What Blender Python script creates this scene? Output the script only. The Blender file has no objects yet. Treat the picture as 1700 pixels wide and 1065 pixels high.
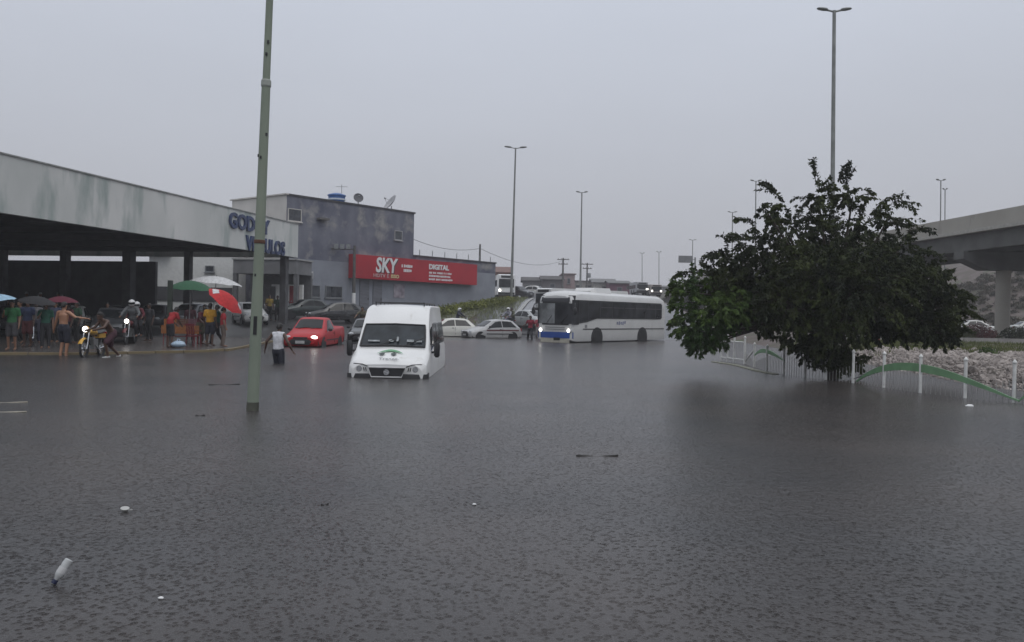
import bpy, bmesh, math, random
from mathutils import Vector, Matrix, Euler, noise
R = math.radians
PI = math.pi
random.seed(7)
sc = bpy.context.scene
col = sc.collection

# ------------------------------------------------------------------ camera, sky, sun, exposure
cam_d = bpy.data.cameras.new('camera')
cam = bpy.data.objects.new('camera', cam_d)
col.objects.link(cam)
sc.camera = cam
CAM = Vector((0.0, 0.0, 1.7))
FPX = 1400.0
CR = Matrix.Rotation(R(90 - 0.59), 3, 'X') @ Matrix.Rotation(R(1.2), 3, 'Z')
cam.location = CAM
cam.rotation_euler = CR.to_euler()
cam_d.sensor_width = 36.0
cam_d.lens = FPX / 1700.0 * 36.0
cam_d.clip_start = 0.1
cam_d.clip_end = 4000.0

SUN_EL, SUN_AZ = 58.0, 150.0
world = bpy.data.worlds.new('World')
sc.world = world
world.use_nodes = True
wn = world.node_tree
wn.nodes.clear()
wo = wn.nodes.new('ShaderNodeOutputWorld')
sky = wn.nodes.new('ShaderNodeTexSky')
sky.sky_type = 'NISHITA'
sky.sun_disc = False
sky.sun_elevation = R(SUN_EL)
sky.sun_rotation = R(SUN_AZ)
sky.dust_density = 6.0
bg1 = wn.nodes.new('ShaderNodeBackground')
bg1.inputs['Strength'].default_value = 0.05
wn.links.new(sky.outputs['Color'], bg1.inputs['Color'])
# overcast cloud deck: grey, brighter towards the zenith as cloudy skies are, softly mottled
tc = wn.nodes.new('ShaderNodeTexCoord')
sep = wn.nodes.new('ShaderNodeSeparateXYZ')
wn.links.new(tc.outputs['Generated'], sep.inputs[0])
mr = wn.nodes.new('ShaderNodeMapRange')
mr.inputs['From Min'].default_value = 0.0
mr.inputs['From Max'].default_value = 1.0
mr.inputs['To Min'].default_value = 0.0
mr.inputs['To Max'].default_value = 1.0
wn.links.new(sep.outputs['Z'], mr.inputs['Value'])
ramp = wn.nodes.new('ShaderNodeValToRGB')
e = ramp.color_ramp.elements
e[0].position = 0.0; e[0].color = (0.418, 0.422, 0.458, 1)
e[1].position = 1.0; e[1].color = (1.02, 1.06, 1.13, 1)
n = e.new(0.12); n.color = (0.46, 0.476, 0.523, 1)
n = e.new(0.36); n.color = (0.575, 0.615, 0.70, 1)
wn.links.new(mr.outputs[0], ramp.inputs[0])
cn = wn.nodes.new('ShaderNodeTexNoise')
cn.inputs['Scale'].default_value = 2.2
cn.inputs['Detail'].default_value = 4.0
cmap = wn.nodes.new('ShaderNodeMapping')
cmap.inputs['Scale'].default_value = (1, 1, 3.0)
wn.links.new(tc.outputs['Generated'], cmap.inputs[0])
wn.links.new(cmap.outputs[0], cn.inputs['Vector'])
cmr = wn.nodes.new('ShaderNodeMapRange')
cmr.inputs['To Min'].default_value = 0.93
cmr.inputs['To Max'].default_value = 1.07
wn.links.new(cn.outputs['Fac'], cmr.inputs['Value'])
cmul = wn.nodes.new('ShaderNodeMix')
cmul.data_type = 'RGBA'; cmul.blend_type = 'MULTIPLY'
cmul.inputs['Factor'].default_value = 1.0
wn.links.new(ramp.outputs[0], cmul.inputs[6])
wn.links.new(cmr.outputs[0], cmul.inputs[7])
bg2 = wn.nodes.new('ShaderNodeBackground')
wn.links.new(cmul.outputs[2], bg2.inputs['Color'])
bg2.inputs['Strength'].default_value = 1.08
wmix = wn.nodes.new('ShaderNodeMixShader')
wmix.inputs[0].default_value = 0.93
wn.links.new(bg1.outputs[0], wmix.inputs[1])
wn.links.new(bg2.outputs[0], wmix.inputs[2])
wn.links.new(wmix.outputs[0], wo.inputs['Surface'])

sun_d = bpy.data.lights.new('sun', 'SUN')
sun_d.energy = 0.5
sun_d.angle = R(30)
sun_d.color = (1.0, 0.97, 0.93)
sun = bpy.data.objects.new('sun', sun_d)
col.objects.link(sun)
sun.rotation_euler = (R(90 - SUN_EL), 0, R(180 - SUN_AZ))
sun.location = (0, -20, 40)

vs = sc.view_settings
vs.view_transform = 'Standard'
vs.look = 'None'
vs.exposure = 0.0
vs.gamma = 1.0
vs.use_curve_mapping = False
sc.render.engine = 'CYCLES'
sc.cycles.use_denoising = True
sc.cycles.max_bounces = 6
sc.cycles.volume_bounces = 1
sc.cycles.transparent_max_bounces = 8
sc.cycles.sample_clamp_indirect = 4.0
sc.cycles.caustics_reflective = False
sc.cycles.caustics_refractive = False


# ------------------------------------------------------------------ pixel helpers (photograph is 1700 x 1065)
def ray(px, py):
    return CR @ Vector(((px - 850.0) / FPX, -(py - 532.5) / FPX, -1.0))

def at(px, py, Y):                       # the point seen at that pixel at depth Y
    d = ray(px, py)
    return CAM + d * (Y / d.y)

def gp(px, py, z=0.0):                   # the point seen at that pixel on the level z
    d = ray(px, py)
    return CAM + d * ((z - CAM.z) / d.z)

def lerp(a, b, t):
    return a + (b - a) * t

def prof(tab, v):
    if v <= tab[0][0]:
        return tab[0][1]
    for (a, za), (b, zb) in zip(tab, tab[1:]):
        if v <= b:
            return lerp(za, zb, (v - a) / (b - a))
    return tab[-1][1]

def sstep(a, b, v):
    t = max(0.0, min(1.0, (v - a) / (b - a)))
    return t * t * (3 - 2 * t)

# ------------------------------------------------------------------ materials
MATS = {}
def pm(name, c, rough=0.55, metal=0.0, var=0.12, scale=4.0, bump=0.0, bscale=30.0, c2=None, stretch=(1, 1, 1),
       emit=None, estr=0.0, coat=0.0, spec=None, detail=5.0, contrast=(0.35, 0.65), alpha=None, trans=0.0, wear=None):
    if name in MATS:
        return MATS[name]
    m = bpy.data.materials.new(name)
    m.use_nodes = True
    nt = m.node_tree
    b = nt.nodes['Principled BSDF']
    b.inputs['Roughness'].default_value = rough
    b.inputs['Metallic'].default_value = metal
    if coat:
        b.inputs['Coat Weight'].default_value = coat
        b.inputs['Coat Roughness'].default_value = 0.08
    if spec is not None:
        b.inputs['Specular IOR Level'].default_value = spec
    if trans:
        b.inputs['Transmission Weight'].default_value = trans
    t = nt.nodes.new('ShaderNodeTexCoord')
    mp = nt.nodes.new('ShaderNodeMapping')
    mp.inputs['Scale'].default_value = stretch
    nt.links.new(t.outputs['Object'], mp.inputs[0])
    nz = nt.nodes.new('ShaderNodeTexNoise')
    nz.inputs['Scale'].default_value = scale
    nz.inputs['Detail'].default_value = detail
    nt.links.new(mp.outputs[0], nz.inputs['Vector'])
    rp = nt.nodes.new('ShaderNodeValToRGB')
    if c2 is None:
        ca = tuple(x * (1 - var) for x in c)
        cb = tuple(min(1, x * (1 + var)) for x in c)
    else:
        ca, cb = c, c2
    rp.color_ramp.elements[0].color = (*ca, 1)
    rp.color_ramp.elements[1].color = (*cb, 1)
    rp.color_ramp.elements[0].position = contrast[0]
    rp.color_ramp.elements[1].position = contrast[1]
    nt.links.new(nz.outputs['Fac'], rp.inputs[0])
    out = rp.outputs[0]
    if wear:                              # (colour, noise scale, threshold, stretch): stains with a shape of their own
        wc, ws, wt, wst = wear
        mp2 = nt.nodes.new('ShaderNodeMapping')
        mp2.inputs['Scale'].default_value = wst
        nt.links.new(t.outputs['Object'], mp2.inputs[0])
        n2 = nt.nodes.new('ShaderNodeTexNoise')
        n2.inputs['Scale'].default_value = ws
        n2.inputs['Detail'].default_value = 7.0
        n2.inputs['Roughness'].default_value = 0.6
        nt.links.new(mp2.outputs[0], n2.inputs['Vector'])
        r2 = nt.nodes.new('ShaderNodeValToRGB')
        r2.color_ramp.elements[0].position = wt
        r2.color_ramp.elements[1].position = wt + 0.16
        nt.links.new(n2.outputs['Fac'], r2.inputs[0])
        mx = nt.nodes.new('ShaderNodeMix')
        mx.data_type = 'RGBA'
        nt.links.new(r2.outputs[0], mx.inputs['Factor'])
        nt.links.new(out, mx.inputs[6])
        mx.inputs[7].default_value = (*wc, 1)
        out = mx.outputs[2]
    nt.links.new(out, b.inputs['Base Color'])
    if bump:
        n3 = nt.nodes.new('ShaderNodeTexNoise')
        n3.inputs['Scale'].default_value = bscale
        n3.inputs['Detail'].default_value = 4.0
        nt.links.new(t.outputs['Object'], n3.inputs['Vector'])
        bp = nt.nodes.new('ShaderNodeBump')
        bp.inputs['Strength'].default_value = bump
        bp.inputs['Distance'].default_value = 0.02
        nt.links.new(n3.outputs['Fac'], bp.inputs['Height'])
        nt.links.new(bp.outputs[0], b.inputs['Normal'])
    if emit:
        b.inputs['Emission Color'].default_value = (*emit, 1)
        b.inputs['Emission Strength'].default_value = estr
    MATS[name] = m
    return m

def water_material():
    m = bpy.data.materials.new('flood_water')
    m.use_nodes = True
    nt = m.node_tree
    b = nt.nodes['Principled BSDF']
    b.inputs['IOR'].default_value = 1.33
    b.inputs['Roughness'].default_value = 0.24
    t = nt.nodes.new('ShaderNodeTexCoord')
    nz = nt.nodes.new('ShaderNodeTexNoise')
    nz.inputs['Scale'].default_value = 0.28
    nz.inputs['Detail'].default_value = 5.0
    nt.links.new(t.outputs['Object'], nz.inputs['Vector'])
    rp = nt.nodes.new('ShaderNodeValToRGB')
    rp.color_ramp.elements[0].color = (0.036, 0.035, 0.036, 1)
    rp.color_ramp.elements[1].color = (0.062, 0.053, 0.049, 1)
    rp.color_ramp.elements[0].position = 0.35
    rp.color_ramp.elements[1].position = 0.7
    nt.links.new(nz.outputs['Fac'], rp.inputs[0])
    nt.links.new(rp.outputs[0], b.inputs['Base Color'])
    # wind ripples
    n1 = nt.nodes.new('ShaderNodeTexNoise')
    n1.inputs['Scale'].default_value = 9.0
    n1.inputs['Detail'].default_value = 7.0
    n1.inputs['Roughness'].default_value = 0.6
    nt.links.new(t.outputs['Object'], n1.inputs['Vector'])
    # rain dimples: small craters of two sizes
    def dimples(scale, rad):
        v = nt.nodes.new('ShaderNodeTexVoronoi')
        v.inputs['Scale'].default_value = scale
        v.inputs['Randomness'].default_value = 1.0
        nt.links.new(t.outputs['Object'], v.inputs['Vector'])
        r = nt.nodes.new('ShaderNodeValToRGB')
        el = r.color_ramp.elements
        el[0].position = 0.0; el[0].color = (0, 0, 0, 1)
        el[1].position = rad * 2.2; el[1].color = (0.5, 0.5, 0.5, 1)
        q = el.new(rad); q.color = (1, 1, 1, 1)
        nt.links.new(v.outputs['Distance'], r.inputs[0])
        return r.outputs[0]
    # gusts: the rain falls denser in some patches than in others
    gu = nt.nodes.new('ShaderNodeTexNoise')
    gu.inputs['Scale'].default_value = 0.9
    gu.inputs['Detail'].default_value = 6.0
    nt.links.new(t.outputs['Object'], gu.inputs['Vector'])
    gr_ = nt.nodes.new('ShaderNodeMapRange')
    gr_.inputs['From Min'].default_value = 0.3; gr_.inputs['From Max'].default_value = 0.7
    gr_.inputs['To Min'].default_value = 0.25; gr_.inputs['To Max'].default_value = 1.0
    nt.links.new(gu.outputs['Fac'], gr_.inputs['Value'])
    d1 = dimples(13.5, 0.135)
    d2 = dimples(24.0, 0.2)
    b1 = nt.nodes.new('ShaderNodeBump')
    b1.inputs['Distance'].default_value = 0.02
    b1.inputs['Strength'].default_value = 0.75
    nt.links.new(n1.outputs['Fac'], b1.inputs['Height'])
    g2 = nt.nodes.new('ShaderNodeTexNoise')
    g2.inputs['Scale'].default_value = 0.22
    g2.inputs['Detail'].default_value = 5.0
    gm = nt.nodes.new('ShaderNodeMapping')
    gm.inputs['Scale'].default_value = (0.7, 1.6, 1.0)
    gm.inputs['Rotation'].default_value = (0, 0, 0.4)
    nt.links.new(t.outputs['Object'], gm.inputs[0]); nt.links.new(gm.outputs[0], g2.inputs['Vector'])
    g2r = nt.nodes.new('ShaderNodeMapRange')
    g2r.inputs['From Min'].default_value = 0.35; g2r.inputs['From Max'].default_value = 0.65
    g2r.inputs['To Min'].default_value = 0.4; g2r.inputs['To Max'].default_value = 1.0
    nt.links.new(g2.outputs['Fac'], g2r.inputs['Value']); nt.links.new(g2r.outputs[0], b1.inputs['Strength'])
    b2 = nt.nodes.new('ShaderNodeBump')
    b2.inputs['Distance'].default_value = 0.031
    b2.inputs['Strength'].default_value = 0.9
    nt.links.new(d1, b2.inputs['Height'])
    nt.links.new(gr_.outputs[0], b2.inputs['Strength'])
    nt.links.new(b1.outputs[0], b2.inputs['Normal'])
    b3 = nt.nodes.new('ShaderNodeBump')
    b3.inputs['Distance'].default_value = 0.009
    b3.inputs['Strength'].default_value = 0.9
    nt.links.new(d2, b3.inputs['Height'])
    nt.links.new(b2.outputs[0], b3.inputs['Normal'])
    nt.links.new(b3.outputs[0], b.inputs['Normal'])
    return m

# ------------------------------------------------------------------ mesh builder
class MB:
    def __init__(self):
        self.v = []; self.f = []
    def add(self, vs, fs):
        o = len(self.v)
        self.v += [Vector(p) for p in vs]
        self.f += [tuple(i + o for i in q) for q in fs]
        return self
    def box(self, c, s, rot=None):
        hx, hy, hz = s[0] / 2, s[1] / 2, s[2] / 2
        vs = [Vector((x, y, z)) for z in (-hz, hz) for x, y in ((-hx, -hy), (hx, -hy), (hx, hy), (-hx, hy))]
        if rot is not None:
            M = Euler(rot).to_matrix()
            vs = [M @ p for p in vs]
        c = Vector(c)
        return self.add([p + c for p in vs], [(3, 2, 1, 0), (4, 5, 6, 7), (0, 1, 5, 4), (1, 2, 6, 5), (2, 3, 7, 6), (3, 0, 4, 7)])
    def tube(self, path, r, n=8, cap=True):
        path = [Vector(p) for p in path]
        rs = r if isinstance(r, (list, tuple)) else [r] * len(path)
        vs = []; fs = []
        prev = None
        for i, p in enumerate(path):
            a = path[max(i - 1, 0)]; b = path[min(i + 1, len(path) - 1)]
            d = (b - a).normalized()
            if prev is None:
                u = d.orthogonal().normalized()
            else:
                u = (prev - d * prev.dot(d))
                u = u.normalized() if u.length > 1e-6 else d.orthogonal().normalized()
            prev = u
            w = d.cross(u)
            for k in range(n):
                an = 2 * PI * k / n
                vs.append(p + (u * math.cos(an) + w * math.sin(an)) * rs[i])
        for i in range(len(path) - 1):
            for k in range(n):
                fs.append((i * n + k, i * n + (k + 1) % n, (i + 1) * n + (k + 1) % n, (i + 1) * n + k))
        if cap:
            fs.append(tuple(reversed(range(n))))
            fs.append(tuple((len(path) - 1) * n + k for k in range(n)))
        return self.add(vs, fs)
    def loft(self, rings, caps=True, closed=True):
        n = len(rings[0])
        vs = [p for r in rings for p in r]
        fs = []
        for i in range(len(rings) - 1):
            for k in range(n if closed else n - 1):
                fs.append((i * n + k, i * n + (k + 1) % n, (i + 1) * n + (k + 1) % n, (i + 1) * n + k))
        if caps:
            fs.append(tuple(reversed(range(n))))
            fs.append(tuple((len(rings) - 1) * n + k for k in range(n)))
        return self.add(vs, fs)
    def lathe(self, pr, c=(0, 0, 0), n=16, axis='Z'):
        c = Vector(c); vs = []; fs = []
        for (r, z) in pr:
            for k in range(n):
                a = 2 * PI * k / n
                p = (r * math.cos(a), r * math.sin(a), z)
                if axis == 'X':
                    p = (z, p[0], p[1])
                elif axis == 'Y':
                    p = (p[0], z, p[1])
                vs.append(Vector(p) + c)
        for i in range(len(pr) - 1):
            for k in range(n):
                fs.append((i * n + k, i * n + (k + 1) % n, (i + 1) * n + (k + 1) % n, (i + 1) * n + k))
        fs.append(tuple(reversed(range(n)))); fs.append(tuple((len(pr) - 1) * n + k for k in range(n)))
        return self.add(vs, fs)
    def ell(self, c, r, n=12, m=8):
        pr = []
        vs = []; fs = []
        c = Vector(c)
        for i in range(m + 1):
            th = PI * (i + 0.02) / (m + 0.04)
            for k in range(n):
                a = 2 * PI * k / n
                vs.append(c + Vector((r[0] * math.sin(th) * math.cos(a), r[1] * math.sin(th) * math.sin(a), -r[2] * math.cos(th))))
        for i in range(m):
            for k in range(n):
                fs.append((i * n + k, i * n + (k + 1) % n, (i + 1) * n + (k + 1) % n, (i + 1) * n + k))
        fs.append(tuple(reversed(range(n)))); fs.append(tuple(m * n + k for k in range(n)))
        return self.add(vs, fs)
    def poly(self, pts, th=None, nrm=None):      # a flat or thickened polygon
        pts = [Vector(p) for p in pts]
        k = len(pts)
        if th is None:
            return self.add(pts, [tuple(range(k))])
        if nrm is None:
            nrm = (pts[1] - pts[0]).cross(pts[2] - pts[0]).normalized()
        nrm = Vector(nrm)
        top = [p + nrm * th for p in pts]
        fs = [tuple(reversed(range(k))), tuple(range(k, 2 * k))]
        fs += [(i, (i + 1) % k, k + (i + 1) % k, k + i) for i in range(k)]
        return self.add(pts + top, fs)
    def xf(self, M):
        self.v = [M @ p for p in self.v]
        return self
    def mesh(self, name, mat=None, smooth=None):
        me = bpy.data.meshes.new(name)
        me.from_pydata([tuple(p) for p in self.v], [], self.f)
        me.validate()
        if mat:
            me.materials.append(mat)
        bm = bmesh.new(); bm.from_mesh(me)
        bmesh.ops.recalc_face_normals(bm, faces=bm.faces)
        bm.to_mesh(me); bm.free()
        if smooth is not None:
            me.shade_smooth()
            me.set_sharp_from_angle(angle=R(smooth))
        me.update()
        return me
    def build(self, name, mat, parent=None, smooth=None, loc=None):
        o = bpy.data.objects.new(name, self.mesh(name, mat, smooth))
        col.objects.link(o)
        if parent is not None:
            o.parent = parent
        if loc is not None:
            o.location = loc
        return o

def obj_of(name, me, parent=None, loc=(0, 0, 0), rot=(0, 0, 0), scale=(1, 1, 1)):
    o = bpy.data.objects.new(name, me)
    col.objects.link(o)
    o.location = loc; o.rotation_euler = rot; o.scale = scale
    if parent is not None:
        o.parent = parent
    return o

def tag(o, label, cat, group=None):
    o['label'] = label; o['category'] = cat
    if group:
        o['group'] = group
    return o

def struct(o):
    o['kind'] = 'structure'
    return o

def stuff(o):
    o['kind'] = 'stuff'
    return o

def thing(name, label, cat, loc=(0, 0, 0), rz=0.0, group=None, rot=None, scale=1.0):
    o = bpy.data.objects.new(name, None)
    col.objects.link(o)
    o.location = loc
    o.rotation_euler = rot if rot else (0, 0, rz)
    o.scale = (scale, scale, scale)
    o.empty_display_size = 0.3
    return tag(o, label, cat, group)

def copy_tree(o, parent=None):
    c = o.copy(); col.objects.link(c); c.parent = parent
    for ch in o.children:
        copy_tree(ch, c)
    return c

def text_mesh(s, size, ext=0.01, mat=None, shear=0.0, bold=0.0, name='lettering', align='CENTER', space=1.0):
    cu = bpy.data.curves.new('txt', 'FONT')
    cu.body = s; cu.size = size; cu.extrude = ext; cu.shear = shear; cu.offset = bold
    cu.align_x = align; cu.align_y = 'CENTER'; cu.space_character = space
    cu.resolution_u = 3
    ob = bpy.data.objects.new('txt', cu)
    col.objects.link(ob)
    dg = bpy.context.evaluated_depsgraph_get()
    me = bpy.data.meshes.new_from_object(ob.evaluated_get(dg))
    me.name = name
    bpy.data.objects.remove(ob); bpy.data.curves.remove(cu)
    me.materials.clear()
    if mat:
        me.materials.append(mat)
    return me

# common materials
WHITE = pm('white_paint', (0.74, 0.74, 0.73), 0.3, var=0.05, scale=2, coat=0.3)
BLACKP = pm('black_plastic', (0.018, 0.018, 0.02), 0.5, var=0.2)
RUBBER = pm('tyre_rubber', (0.02, 0.02, 0.021), 0.8, var=0.25)
GLASS = pm('dark_glass', (0.012, 0.014, 0.016), 0.06, var=0.3, scale=2, spec=.28)
CHROME = pm('chrome', (0.55, 0.56, 0.57), 0.2, 1.0, var=0.08)
STEELG = pm('grey_steel', (0.25, 0.26, 0.26), 0.45, 0.7, var=0.15)
LAMPGLASS = pm('lamp_glass', (0.5, 0.52, 0.54), 0.12, var=0.15, scale=14)
LIT = pm('lit_headlamp', (0.9, 0.9, 0.9), 0.3, emit=(1, 0.96, 0.88), estr=5.0)
PLATE = pm('number_plate', (0.4, 0.4, 0.4), 0.5)
RED_LENS = pm('red_lens', (0.35, 0.02, 0.02), 0.2)
ORANGE_LENS = pm('orange_lens', (0.6, 0.2, 0.03), 0.2)

# ------------------------------------------------------------------ terrain
P_MID = [(-200, -.6), (36, -.56), (46, -.36), (52, -.25), (58, -.14), (62, .2), (66, .75), (74, 1.6), (88, 2.75), (110, 3.8), (130, 4.8), (180, 6.0), (400, 8.0), (1200, 9.0)]
P_LEFT = [(-200, -.6), (16, -.5), (24, -.16), (30, -.06), (40, -.02), (46, .08), (50, .3), (58, .75), (62, 1.05), (66, 1.3), (74, 1.8), (88, 2.75), (110, 3.8), (130, 4.8), (180, 6.0), (400, 8.0), (1200, 9.0)]
P_RIGHT = [(-200, .3), (20, .36), (30, .42), (48, .5), (90, .45), (130, 1.6), (180, 4.0), (400, 7.5), (1200, 9.0)]
X_BANK = [(-200, 19), (10, 15.5), (18, 13.6), (22.6, 12.9), (27.2, 13.5), (33, 14.1), (45, 15.2), (60, 17.0), (90, 19), (140, 24), (400, 60)]
def ground(x, y):
    wl = 1 - sstep(-10.5, -6.0, x)
    z = lerp(prof(P_MID, y), prof(P_LEFT, y), wl)
    xb = prof(X_BANK, y)
    zr = prof(P_RIGHT, y)
    k = max(0.0, min(1.0, (x - (xb - 2.2)) / 3.6))
    if x > xb - 2.2:
        low = min(z, zr) if y > 56 else z
        k2 = sstep(0, 1, k)
        z = lerp(z, zr, k2)
    if x > 48:                               # embankment beyond the viaduct
        z += 9.5 * sstep(50, 80, x) * sstep(86, 118, y)
    return z

ASPHALT = pm('wet_asphalt', (0.042, 0.042, 0.045), 0.28, var=0.3, scale=1.2, bump=0.25, bscale=40)
def build_ground():
    xs = sorted(set([-500, -300, -200, -140, -100, -75] + [-60 + 2 * i for i in range(20)] + [-20 + i for i in range(56)] + [37 + 2.5 * i for i in range(34)] + [130, 160, 200, 300, 500]))
    ys = sorted(set([-60, -30, -10] + [2 * i for i in range(10)] + [20 + i for i in range(76)] + [98 + 4 * i for i in range(30)] + [240, 300, 400, 550, 800]))
    vs = []; fs = []
    for y in ys:
        for x in xs:
            vs.append((x, y, ground(x, y) + 0.02 * noise.noise(Vector((x * .3, y * .3, 0)))))
    nx = len(xs)
    for j in range(len(ys) - 1):
        for i in range(nx - 1):
            fs.append((j * nx + i, j * nx + i + 1, (j + 1) * nx + i + 1, (j + 1) * nx + i))
    return MB().add(vs, fs)
# ground material: wet asphalt, with bare earth and grass on the raised island at the right (by place, it is what lies there)
def ground_material():
    m = bpy.data.materials.new('ground_mix')
    m.use_nodes = True
    nt = m.node_tree; b = nt.nodes['Principled BSDF']
    t = nt.nodes.new('ShaderNodeTexCoord')
    s = nt.nodes.new('ShaderNodeSeparateXYZ'); nt.links.new(t.outputs['Object'], s.inputs[0])
    n1 = nt.nodes.new('ShaderNodeTexNoise'); n1.inputs['Scale'].default_value = 0.8; n1.inputs['Detail'].default_value = 6
    nt.links.new(t.outputs['Object'], n1.inputs['Vector'])
    n2 = nt.nodes.new('ShaderNodeTexNoise'); n2.inputs['Scale'].default_value = 0.42; n2.inputs['Detail'].default_value = 9; n2.inputs['Roughness'].default_value = 0.72
    nt.links.new(t.outputs['Object'], n2.inputs['Vector'])
    asp = nt.nodes.new('ShaderNodeValToRGB')
    asp.color_ramp.elements[0].color = (0.035, 0.035, 0.038, 1); asp.color_ramp.elements[1].color = (0.062, 0.061, 0.062, 1)
    nt.links.new(n1.outputs['Fac'], asp.inputs[0])
    soil = nt.nodes.new('ShaderNodeValToRGB')
    se = soil.color_ramp.elements
    se[0].position = 0.36; se[0].color = (0.045, 0.065, 0.022, 1)
    se[1].position = 0.66; se[1].color = (0.13, 0.112, 0.1, 1)
    q = se.new(0.5); q.color = (0.085, 0.062, 0.055, 1)
    nt.links.new(n2.outputs['Fac'], soil.inputs[0])
    # island mask x - 0.055*y > 12.5
    ma = nt.nodes.new('ShaderNodeMath'); ma.operation = 'MULTIPLY_ADD'
    nt.links.new(s.outputs['Y'], ma.inputs[0]); ma.inputs[1].default_value = -0.055
    nt.links.new(s.outputs['X'], ma.inputs[2])
    mm = nt.nodes.new('ShaderNodeMapRange'); mm.inputs['From Min'].default_value = 11.6; mm.inputs['From Max'].default_value = 12.4
    nt.links.new(ma.outputs[0], mm.inputs['Value'])
    mx = nt.nodes.new('ShaderNodeMix'); mx.data_type = 'RGBA'
    nt.links.new(mm.outputs[0], mx.inputs['Factor']); nt.links.new(asp.outputs[0], mx.inputs[6]); nt.links.new(soil.outputs[0], mx.inputs[7])
    nt.links.new(mx.outputs[2], b.inputs['Base Color'])
    rr = nt.nodes.new('ShaderNodeMapRange'); rr.inputs['To Min'].default_value = 0.3; rr.inputs['To Max'].default_value = 0.85
    nt.links.new(mm.outputs[0], rr.inputs['Value']); nt.links.new(rr.outputs[0], b.inputs['Roughness'])
    bp = nt.nodes.new('ShaderNodeBump'); bp.inputs['Strength'].default_value = 0.4; bp.inputs['Distance'].default_value = 0.05
    n3 = nt.nodes.new('ShaderNodeTexNoise'); n3.inputs['Scale'].default_value = 12; nt.links.new(t.outputs['Object'], n3.inputs['Vector'])
    nt.links.new(n3.outputs['Fac'], bp.inputs['Height']); nt.links.new(bp.outputs[0], b.inputs['Normal'])
    return m
struct(build_ground().build('ground', ground_material(), smooth=60))

wv = [(-480, -55, 0), (480, -55, 0), (480, 72, 0), (-480, 72, 0)]
struct(MB().add(wv, [(0, 1, 2, 3)]).build('flood_water', water_material()))

# forecourt slab with kerb stones on its edge
KERB = [(-34, 25.2), (-22, 26.2), (-16.4, 27.0), (-14.0, 28.1), (-12.7, 29.6), (-11.4, 30.9), (-10.9, 32.6), (-11.2, 36), (-11.6, 40), (-12.0, 44), (-12.6, 47.5)]
SLAB_Z = 0.055
PAVE = pm('wet_forecourt_concrete', (0.085, 0.078, 0.075), 0.25, var=0.35, scale=0.9, bump=0.2, bscale=20, wear=((0.13, 0.085, 0.07), 0.35, 0.55, (1, 1, 1)))
inner = [(x, y) for x, y in KERB]
poly = [(-70, 25.2, -.5)] + [(x, y, -.5) for x, y in inner] + [(-70, 49, -.5)]
fore = struct(MB().poly([(p[0], p[1], p[2]) for p in poly], SLAB_Z + .5, (0, 0, 1)).build('forecourt', PAVE))
KERBM = pm('kerb_concrete_yellowed', (0.22, 0.17, 0.09), 0.5, var=0.35, scale=0.6, wear=((0.16, 0.15, 0.145), 0.8, 0.5, (1, 1, 1)))
def along(pts, step):
    pts = [Vector((p[0], p[1], 0)) for p in pts]
    out = []; d0 = 0.0
    for a, b in zip(pts, pts[1:]):
        L = (b - a).length; t = (b - a) / L
        s = d0
        while s < L:
            out.append((a + t * s, math.atan2(t.y, t.x)))
            s += step
        d0 = s - L
    return out
kst = MB().box((0, 0, 0), (0.97, 0.16, 0.62)).mesh('kerb_stone', KERBM)
for p, a in along(KERB, 1.0):
    obj_of('kerb_stone', kst, fore, (p.x, p.y, SLAB_Z - .29 + random.uniform(-.008, .008)), (0, random.uniform(-.006, .006), a))

# road up the hill, pale strip kerb and verge
def strip(pts, width, dz, name, mat, side=0.0, sub=1.0):
    L = []
    P = [Vector((p[0], p[1], 0)) for p in pts]
    for a, b in zip(P, P[1:]):
        k = max(1, int((b - a).length / sub))
        for i in range(k):
            L.append(a.lerp(b, i / k))
    L.append(P[-1])
    vs = []; fs = []
    for i, p in enumerate(L):
        d = (L[min(i + 1, len(L) - 1)] - L[max(i - 1, 0)]).normalized()
        nrm = Vector((-d.y, d.x, 0))
        for k in range(5):
            q = p + nrm * (side + (k / 4 - .5) * width)
            vs.append((q.x, q.y, ground(q.x, q.y) + dz))
    for i in range(len(L) - 1):
        for k in range(4):
            fs.append((i * 5 + k, i * 5 + k + 1, (i + 1) * 5 + k + 1, (i + 1) * 5 + k))
    return MB().add(vs, fs).build(name, mat)
ROAD = [(1.7, 60.5), (3.2, 70), (5.5, 90), (9.0, 115), (13, 150), (20, 200), (38, 300)]
road = struct(strip(ROAD, 13.0, 0.05, 'road', pm('wet_road', (0.085, 0.086, 0.09), 0.22, var=0.2, scale=0.7)))

# ------------------------------------------------------------------ vehicles (local frame: front faces -Y, wheels stand on z = 0)
def wheel_meshes(r, w, rimmat, key):
    if key in WHEELS:
        return WHEELS[key]
    t = MB().lathe([(r * .62, -w / 2), (r * .9, -w / 2), (r, -w * .32), (r, w * .32), (r * .9, w / 2), (r * .62, w / 2)], n=20, axis='X')
    tm = t.mesh('tyre', RUBBER, 40)
    k = MB().lathe([(r * .64, -w * .3), (r * .64, w * .44), (r * .56, w * .46), (r * .52, w * .36), (r * .2, w * .3), (r * .14, w * .42), (.01, w * .44)], n=16, axis='X')
    km = k.mesh('rim', rimmat, 40)
    WHEELS[key] = (tm, km)
    return WHEELS[key]
WHEELS = {}
RIM = pm('wheel_rim_grey', (0.22, 0.22, 0.23), 0.4, 0.6, var=0.2)

def put_wheel(parent, x, y, r, w, key='car'):
    tm, km = wheel_meshes(r, w, RIM, key)
    s = 1 if x > 0 else -1
    t = obj_of('wheel', tm, parent, (x, y, r), (0, 0, 0 if s > 0 else PI))
    obj_of('rim', km, t)
    return t

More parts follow.
